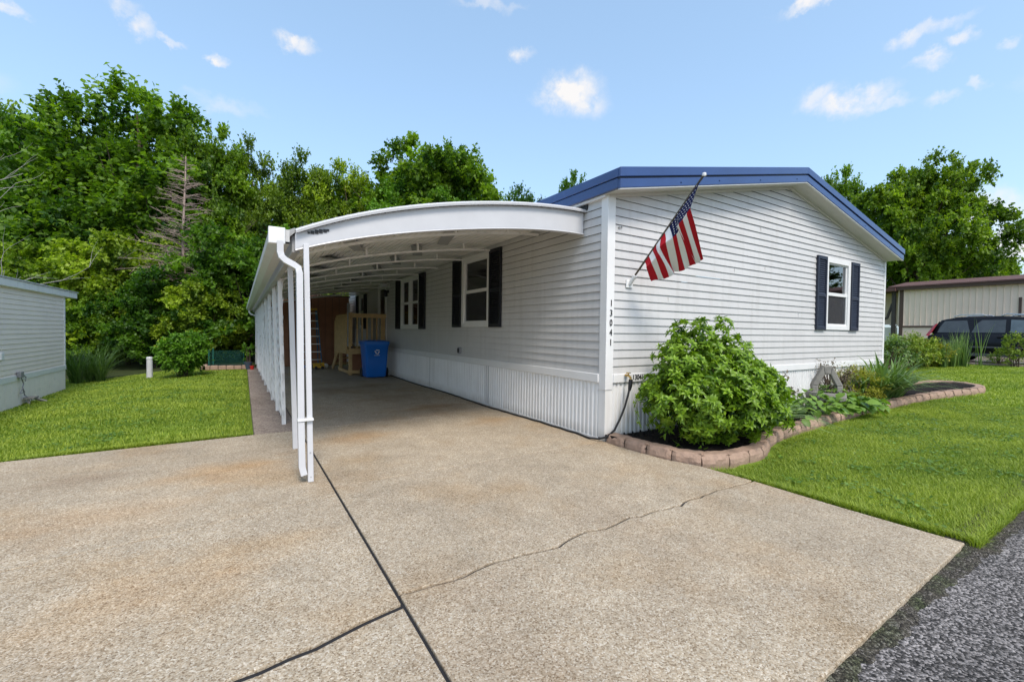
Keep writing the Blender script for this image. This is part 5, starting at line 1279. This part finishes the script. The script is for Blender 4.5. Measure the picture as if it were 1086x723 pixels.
for (y, w, z0, z1, inn) in cab: P.append([(CX-w-.03, y, CZ+z0-.05), (CX-w, y, CZ+z0), (CX-w+inn*.8, y, CZ+z1-.07), (CX-w+inn*1.3, y, CZ+z1), (CX, y, CZ+z1+.03), (CX+w-inn*1.3, y, CZ+z1), (CX+w-inn*.8, y, CZ+z1-.07), (CX+w, y, CZ+z0), (CX+w+.03, y, CZ+z0-.05)])
b.grid(P); b.build('cabin', M['carpaint'], car, smooth=True)
def sidex(z, s): return CX+s*(.80-.115*(z-1.05)/.6+.004)
def pane(pts, m, name='side_window', out=.006):
    for s in (-1, 1):
        b = MB(); b.face([(sidex(z, s)+s*out, y, CZ+z) for y, z in pts]); b.build(name, m, car)
pane([(1.93, 1.12), (1.86, 1.33), (1.74, 1.56), (1.12, 1.585), (1.02, 1.12)], M['carglass'])
pane([(.98, 1.12), (.86, 1.45), (.72, 1.585), (.12, 1.59), (.12, 1.12)], M['carglass'])
pane([(.0, 1.12), (.0, 1.59), (-.38, 1.565), (-.85, 1.28), (-.98, 1.12)], M['carglassfront'])
b = MB(); b.face([(CX-.68, -1.30, CZ+1.06), (CX+.68, -1.30, CZ+1.06), (CX+.6, -.52, CZ+1.635), (CX-.6, -.52, CZ+1.635)]); b.v = [(p[0], p[1]-.02, p[2]+.02) for p in b.v]; b.build('windscreen', M['carglassfront'], car)
b = MB(); b.face([(CX-.66, 2.12, CZ+1.10), (CX+.66, 2.12, CZ+1.10), (CX+.6, 1.9, CZ+1.55), (CX-.6, 1.9, CZ+1.55)]); b.v = [(p[0], p[1]+.03, p[2]) for p in b.v]; b.build('rear_window', M['carglass'], car)
for s in (-1, 1):
    b = MB(); b.prism([(CX+s*.83, 2.23, CZ+1.0), (CX+s*.90, 2.15, CZ+.98), (CX+s*.85, 2.04, CZ+1.2), (CX+s*.78, 1.93, CZ+1.46), (CX+s*.72, 1.99, CZ+1.46), (CX+s*.76, 2.14, CZ+1.2)], (0, .03, 0)); b.build('tail_light', M['redlens'], car)
    b = MB(); b.tube([(CX+s*.62, 1.5, CZ+1.72), (CX+s*.62, 1.35, CZ+1.79), (CX+s*.62, .75, CZ+1.80), (CX+s*.62, .62, CZ+1.745)], .022, 6); b.tube([(CX+s*.62, .25, CZ+1.74), (CX+s*.62, .12, CZ+1.80), (CX+s*.62, -.45, CZ+1.77), (CX+s*.62, -.58, CZ+1.68)], .022, 6); b.build('roof_rail', M['chrome'], car, smooth=True)
    for y in (.22, -.75): b = MB(); b.box(CX+s*.895-.02, CX+s*.895+.02, y-.09, y+.09, CZ+.95, CZ+.975); b.build('door_handle', M['carpaint'], car, bevel=.006)
    b = MB(); b.box(CX+s*.905-.012, CX+s*.905+.012, -.95, .98, CZ+.56, CZ+.62); b.build('side_moulding', M['carplastic'], car)
    b = MB(); b.box(CX+s*.89-.02, CX+s*.89+.02, -1.0, 1.0, CZ+.25, CZ+.36); b.build('sill', M['carplastic'], car)
    b = MB(); b.lathe([(0, -.05), (.06, -.04), (.08, .0), (.06, .05), (0, .06)], (CX+s*1.0, -.86, CZ+1.14), 10, 'y'); b.build('mirror', M['carpaint'], car, smooth=True)
    for y in (1.42, -1.32):
        b = MB(); b.lathe([(.19, -.09), (.30, -.10), (.345, -.07), (.35, 0), (.345, .07), (.30, .10), (.19, .09)], (CX+s*.80, y, CZ+.35), 26, 'x'); wh = b.build('wheel', M['rubber'], car, smooth=True)
        b = MB(); b.lathe([(0, .075), (.06, .08), (.19, .06), (.20, .095), (.2, -.09), (0, -.09)] if s > 0 else [(0, -.075), (.06, -.08), (.19, -.06), (.20, -.095), (.2, .09), (0, .09)], (CX+s*.80, y, CZ+.35), 18, 'x'); b.build('rim', M['chrome'], wh, smooth=True)
        P = []
        for k in range(15):
            a = math.pi*k/14; P.append([(CX+s*(.905), y+.38*math.cos(a), CZ+.35+.38*math.sin(a)), (CX+s*.915, y+.40*math.cos(a), CZ+.35+.40*math.sin(a)), (CX+s*.915, y+.45*math.cos(a), CZ+.35+.45*math.sin(a)), (CX+s*.89, y+.46*math.cos(a), CZ+.35+.46*math.sin(a))])
        b = MB(); b.grid(P); b.build('wheel_arch', M['carplastic'], car)
        P = [[(CX+s*.905, y, CZ+.35), (CX+s*.905, y+.385*math.cos(math.pi*k/14), CZ+.35+.385*math.sin(math.pi*k/14))] for k in range(15)]
        b = MB(); b.grid(P); b.build('wheel_well', M['black'], car)
b = MB(); b.box(CX-.80, CX+.80, 2.2, 2.36, CZ+.40, CZ+.66); b.build('rear_bumper', M['carplastic'], car, bevel=.04)
b = MB(); b.box(CX-.70, CX+.70, -2.40, -2.2, CZ+.32, CZ+.56); b.build('front_bumper', M['carplastic'], car, bevel=.04)
for s in (-1, 1): b = MB(); b.box(CX+s*.62-.16, CX+s*.62+.16, -2.25, -2.12, CZ+.64, CZ+.76); b.build('headlight', M['lensgrey'], car, bevel=.02)
# weeds between lawn and car
b = MB(); P = []
for i in range(40):
    y = -6+i*.25; x = 18.55+.06*math.sin(y*1.3)
    P.append([(x-.12, y, gz(x, y)+.0), (x-.1, y, gz(x, y)+.05), (x+.1, y, gz(x, y)+.05), (x+.12, y, gz(x, y)+.0)])
b.grid(P); tag(b.build('lawn_kerb', M['walk']), kind='structure')
b = MB(); b.box(19.0, 24, -20, 4, .3, .372); tag(b.build('parking_strip', M['asphalt']), kind='structure')
b = MB(); b.tube([(18.9, -3.0, .44), (18.92, .7, .46)], .035, 8); tag(b.build('landscape_pole', M['stone'], org=(18.9, -1, .4)), 'grey pole lying along the lawn edge in front of the car', 'pole')
def wp(px, d): return at(px, d, 356)
shrub('weedy_shrub', wp(966, 14.6), .9, .7, .95, 120, 4, .28, 8, .085, L['weed'], 'yellow green weedy shrub at the house corner before the tan trailer', 71, stems=20)
shrub('weedy_shrub', wp(985, 15.0), .7, .6, .8, 100, 4, .24, 8, .08, L['gold'], 'yellow tipped weedy shrub just left of the car tail', 72, stems=20)
shrub('weedy_shrub', wp(945, 14.2), .6, .6, .9, 60, 4, .26, 8, .09, L['reed'], 'dark green weed plant tight against the house corner', 73, stems=20)
for i, (px, n_, h, lab) in enumerate(((1000, 80, .95, 'reed like grass clump below the car tail light'), (1010, 80, .85, 'reed like grass clump before the rear car wheel'), (1022, 70, 1.05, 'tall reed clump right of the rear car wheel'), (1016, 60, 1.15, 'thin reed tuft directly at the rear wheel arch'))):
    clump('reed_clump', wp(px, 14.6+.15*i), n_, h, .25, .024, L['reed'], lab, 'plant', 81+i, 'reeds before the car', droop=.3, spread=[(0, 0), (.15, .1), (-.15, -.1)])
clump('reed_clump', wp(1040, 15.2), 9, 1.45, .3, .03, L['reed'], 'few tall pale blades standing before the car door', 'plant', 90, 'reeds before the car', droop=.2)
shrub('tall_weed', wp(1078, 14.6), .30, .3, 1.15, 60, 3, .16, 7, .08, L['weed'], 'upright leafy weed before the front car door at the right edge', 74, up=1.0, stems=12)
shrub('tall_weed', wp(1062, 15.2), .35, .3, .45, 40, 3, .14, 6, .07, L['weed'], 'short leafy weed left of the upright weed at the right edge', 75, up=.6, stems=8)

# ------------------------------------------------------------------ forest floor and grass
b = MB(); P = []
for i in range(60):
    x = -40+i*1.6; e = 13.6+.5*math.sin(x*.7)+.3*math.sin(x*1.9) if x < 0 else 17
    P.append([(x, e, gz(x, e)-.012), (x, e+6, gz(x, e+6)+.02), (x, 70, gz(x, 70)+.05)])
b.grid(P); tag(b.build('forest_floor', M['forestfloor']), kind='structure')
def grass(poly, n, h, w, seed, name, label, excl=None, patchy=.5, dens=None):
    rng = np.random.default_rng(seed); xy = np.array(poly); lo, hi = xy.min(0), xy.max(0); got = []
    tot = 0
    while tot < n:
        q = lo+(hi-lo)*rng.random((n*2, 2)); c = np.zeros(len(q), bool)
        for (x0, y0), (x1, y1) in zip(poly, poly[1:]+poly[:1]):
            k = ((y0 > q[:, 1]) != (y1 > q[:, 1])) & (q[:, 0] < (x1-x0)*(q[:, 1]-y0)/(y1-y0+1e-12)+x0); c ^= k
        if excl is not None: c &= ~excl(q[:, 0], q[:, 1])
        if dens is not None: c &= rng.random(len(q)) < dens(q[:, 0], q[:, 1])
        got.append(q[c]); tot += c.sum()
    q = np.concatenate(got)[:n]; n = len(q)
    fx = lambda f, p: np.sin(q[:, 0]*f+p)*np.sin(q[:, 1]*f*1.13+p*2.1)
    patch = .5*fx(1.7, .3)+.35*fx(4.1, 1.1)+.35*fx(.7, 2.)+.3*fx(9.3, .7)+.3*np.sin(q[:, 0]*2.1+q[:, 1]*5.3+1.5*np.sin(q[:, 0]*1.3))
    dist = np.hypot(q[:, 0]-CAM.x, q[:, 1]-CAM.y)
    hh = h*(.55+.7*rng.random(n))*(1+.22*patch); ww = w*(.7+.6*rng.random(n))*np.clip(dist/6, .8, 2.6)
    a = rng.random(n)*6.28; d = np.stack([np.cos(a), np.sin(a), 0*a], 1); s = np.stack([-np.sin(a), np.cos(a), 0*a], 1); ln = hh*(.3+.9*rng.random(n))
    B = np.stack([q[:, 0], q[:, 1], terr(q[:, 0], q[:, 1])-.035], 1); up = np.array([0, 0, 1.])
    m_ = B+up*(hh*.62)[:, None]+d*(ln*.3)[:, None]; t_ = B+up*(hh)[:, None]+d*ln[:, None]
    V = np.stack([B-s*(ww/2)[:, None], B+s*(ww/2)[:, None], m_+s*(ww*.4)[:, None], m_-s*(ww*.4)[:, None], t_], 1).reshape(-1, 3); o = (np.arange(n)*5)[:, None]
    F = np.concatenate([o+np.array([[0, 1, 2]]), o+np.array([[0, 2, 3]]), o+np.array([[3, 2, 4]])], 0)
    tn = (.46+.22*patch*patchy*2)+.17*rng.normal(size=n); tn[rng.random(n) < .03] = 1.
    tag(npmesh(name, V, F, np.tile(tn, 3), L['grass'], smooth=False), label, 'grass', kind='stuff')
exb = lambda x, y: inbed(x, y)
near = [(.24, -3.10), (.19, -2.4), (.17, -1.75), (.14, -1.3), (.42, -1.42), (.80, -1.43), (1.16, -1.38), (1.55, -1.2), (2.0, -1.08), (2.6, -1.0), (4.07, -.88), (5.5, -.82), (6.3, -.85), (7.3, -.87), (8.1, -.91), (8.1, -3.06)]
grass(near, 240000, .046, .005, 1, 'grass', 'short lawn grass between the driveway, the flower bed and the road')
grass([(8.1, -3.03), (8.1, -.9), (9.0, -1.06), (9.7, -1.25), (10.25, -1.3), (10.7, -1.18), (11, -.85), (11.05, -.4), (10.8, -.05), (10.2, .06), (8.6, .1), (8.5, 4), (18.3, 4), (18.3, -3.03)], 120000, .045, .006, 2, 'grass', 'lawn grass beyond the flower bed towards the parked car')
yard = [(-3.64, 2.40), (-5.7, 2.29), (-14, 2.0), (-14, 6), (-7.55, 6), (-7.55, 11.75), (-9, 14.5), (-3.4, 14.2), (-3.55, 12.4), (-3.62, 5)]
worn = lambda x, y: np.clip(1-.8*np.exp(-(((x+4.6)/.5)**2+((y-3.0)/.09)**2))-.7*np.exp(-(((x+4.05)/.35)**2+((y-3.2)/.07)**2)), .1, 1)
grass(yard, 240000, .046, .006, 4, 'grass', 'short lawn grass of the left yard', dens=worn)

# ragged, longer blades along the concrete, clover and small weeds in the turf
def edge(p0, p1, n, seed, name, label, wd=.05):
    a, c = Vector((*p0, 0)), Vector((*p1, 0)); d = (c-a).normalized(); q = Vector((-d.y, d.x, 0))*wd
    grass([(a.x, a.y), (c.x, c.y), (c.x+q.x, c.y+q.y), (a.x+q.x, a.y+q.y)], n, .060, .006, seed, name, label)
edge((-14, 2.02), (-5.7, 2.28), 7000, 11, 'edge_grass', 'longer grass along the left edge of the driveway pad'); edge((-5.7, 2.28), (-3.62, 2.39), 3000, 12, 'edge_grass', 'longer grass where the left lawn meets the driveway')
edge((.24, -3.12), (.16, -1.5), 2200, 13, 'edge_grass', 'longer grass along the right side of the driveway', -.05); edge((.2, -3.14), (6, -3.10), 7000, 14, 'edge_grass', 'longer grass along the road edge')
def clover(poly, n, seed, label):
    rng = np.random.default_rng(seed); xy = np.array(poly); lo, hi = xy.min(0), xy.max(0)
    c = lo+(hi-lo)*rng.random((n, 2)); k = 26; q = (c[:, None, :]+rng.normal(0, .10, (n, k, 2))*(.5+rng.random((n, 1, 1)))).reshape(-1, 2)
    ok = np.zeros(len(q), bool)
    for (x0, y0), (x1, y1) in zip(poly, poly[1:]+poly[:1]):
        z = ((y0 > q[:, 1]) != (y1 > q[:, 1])) & (q[:, 0] < (x1-x0)*(q[:, 1]-y0)/(y1-y0+1e-12)+x0); ok ^= z
    q = q[ok]; m_ = len(q); P = np.stack([q[:, 0], q[:, 1], terr(q[:, 0], q[:, 1])+.005+.012*rng.random(m_)], 1)
    D = rng.normal(size=(m_, 3))*[1, 1, .25]; U = rng.normal(size=(m_, 3))*.25+[0, 0, 1]; l = rng.uniform(.018, .045, m_)
    V, F, per = diamonds(P, D, U, l, l*.8, .04)
    tag(npmesh('clover', V, F, .35+.2*rng.normal(size=m_), L['ground'], smooth=False), label, 'weeds', kind='stuff')
clover([(.3, -3.0), (.5, -1.5), (2.0, -1.15), (9, -1.1), (9, -3.0)], 150, 5, 'clover and small weeds in the right lawn')
clover([(-5.7, 2.4), (-12, 2.3), (-12, 7), (-7.4, 7), (-7.4, 12), (-3.7, 12), (-3.7, 2.5)], 260, 6, 'clover and small weeds in the left lawn')
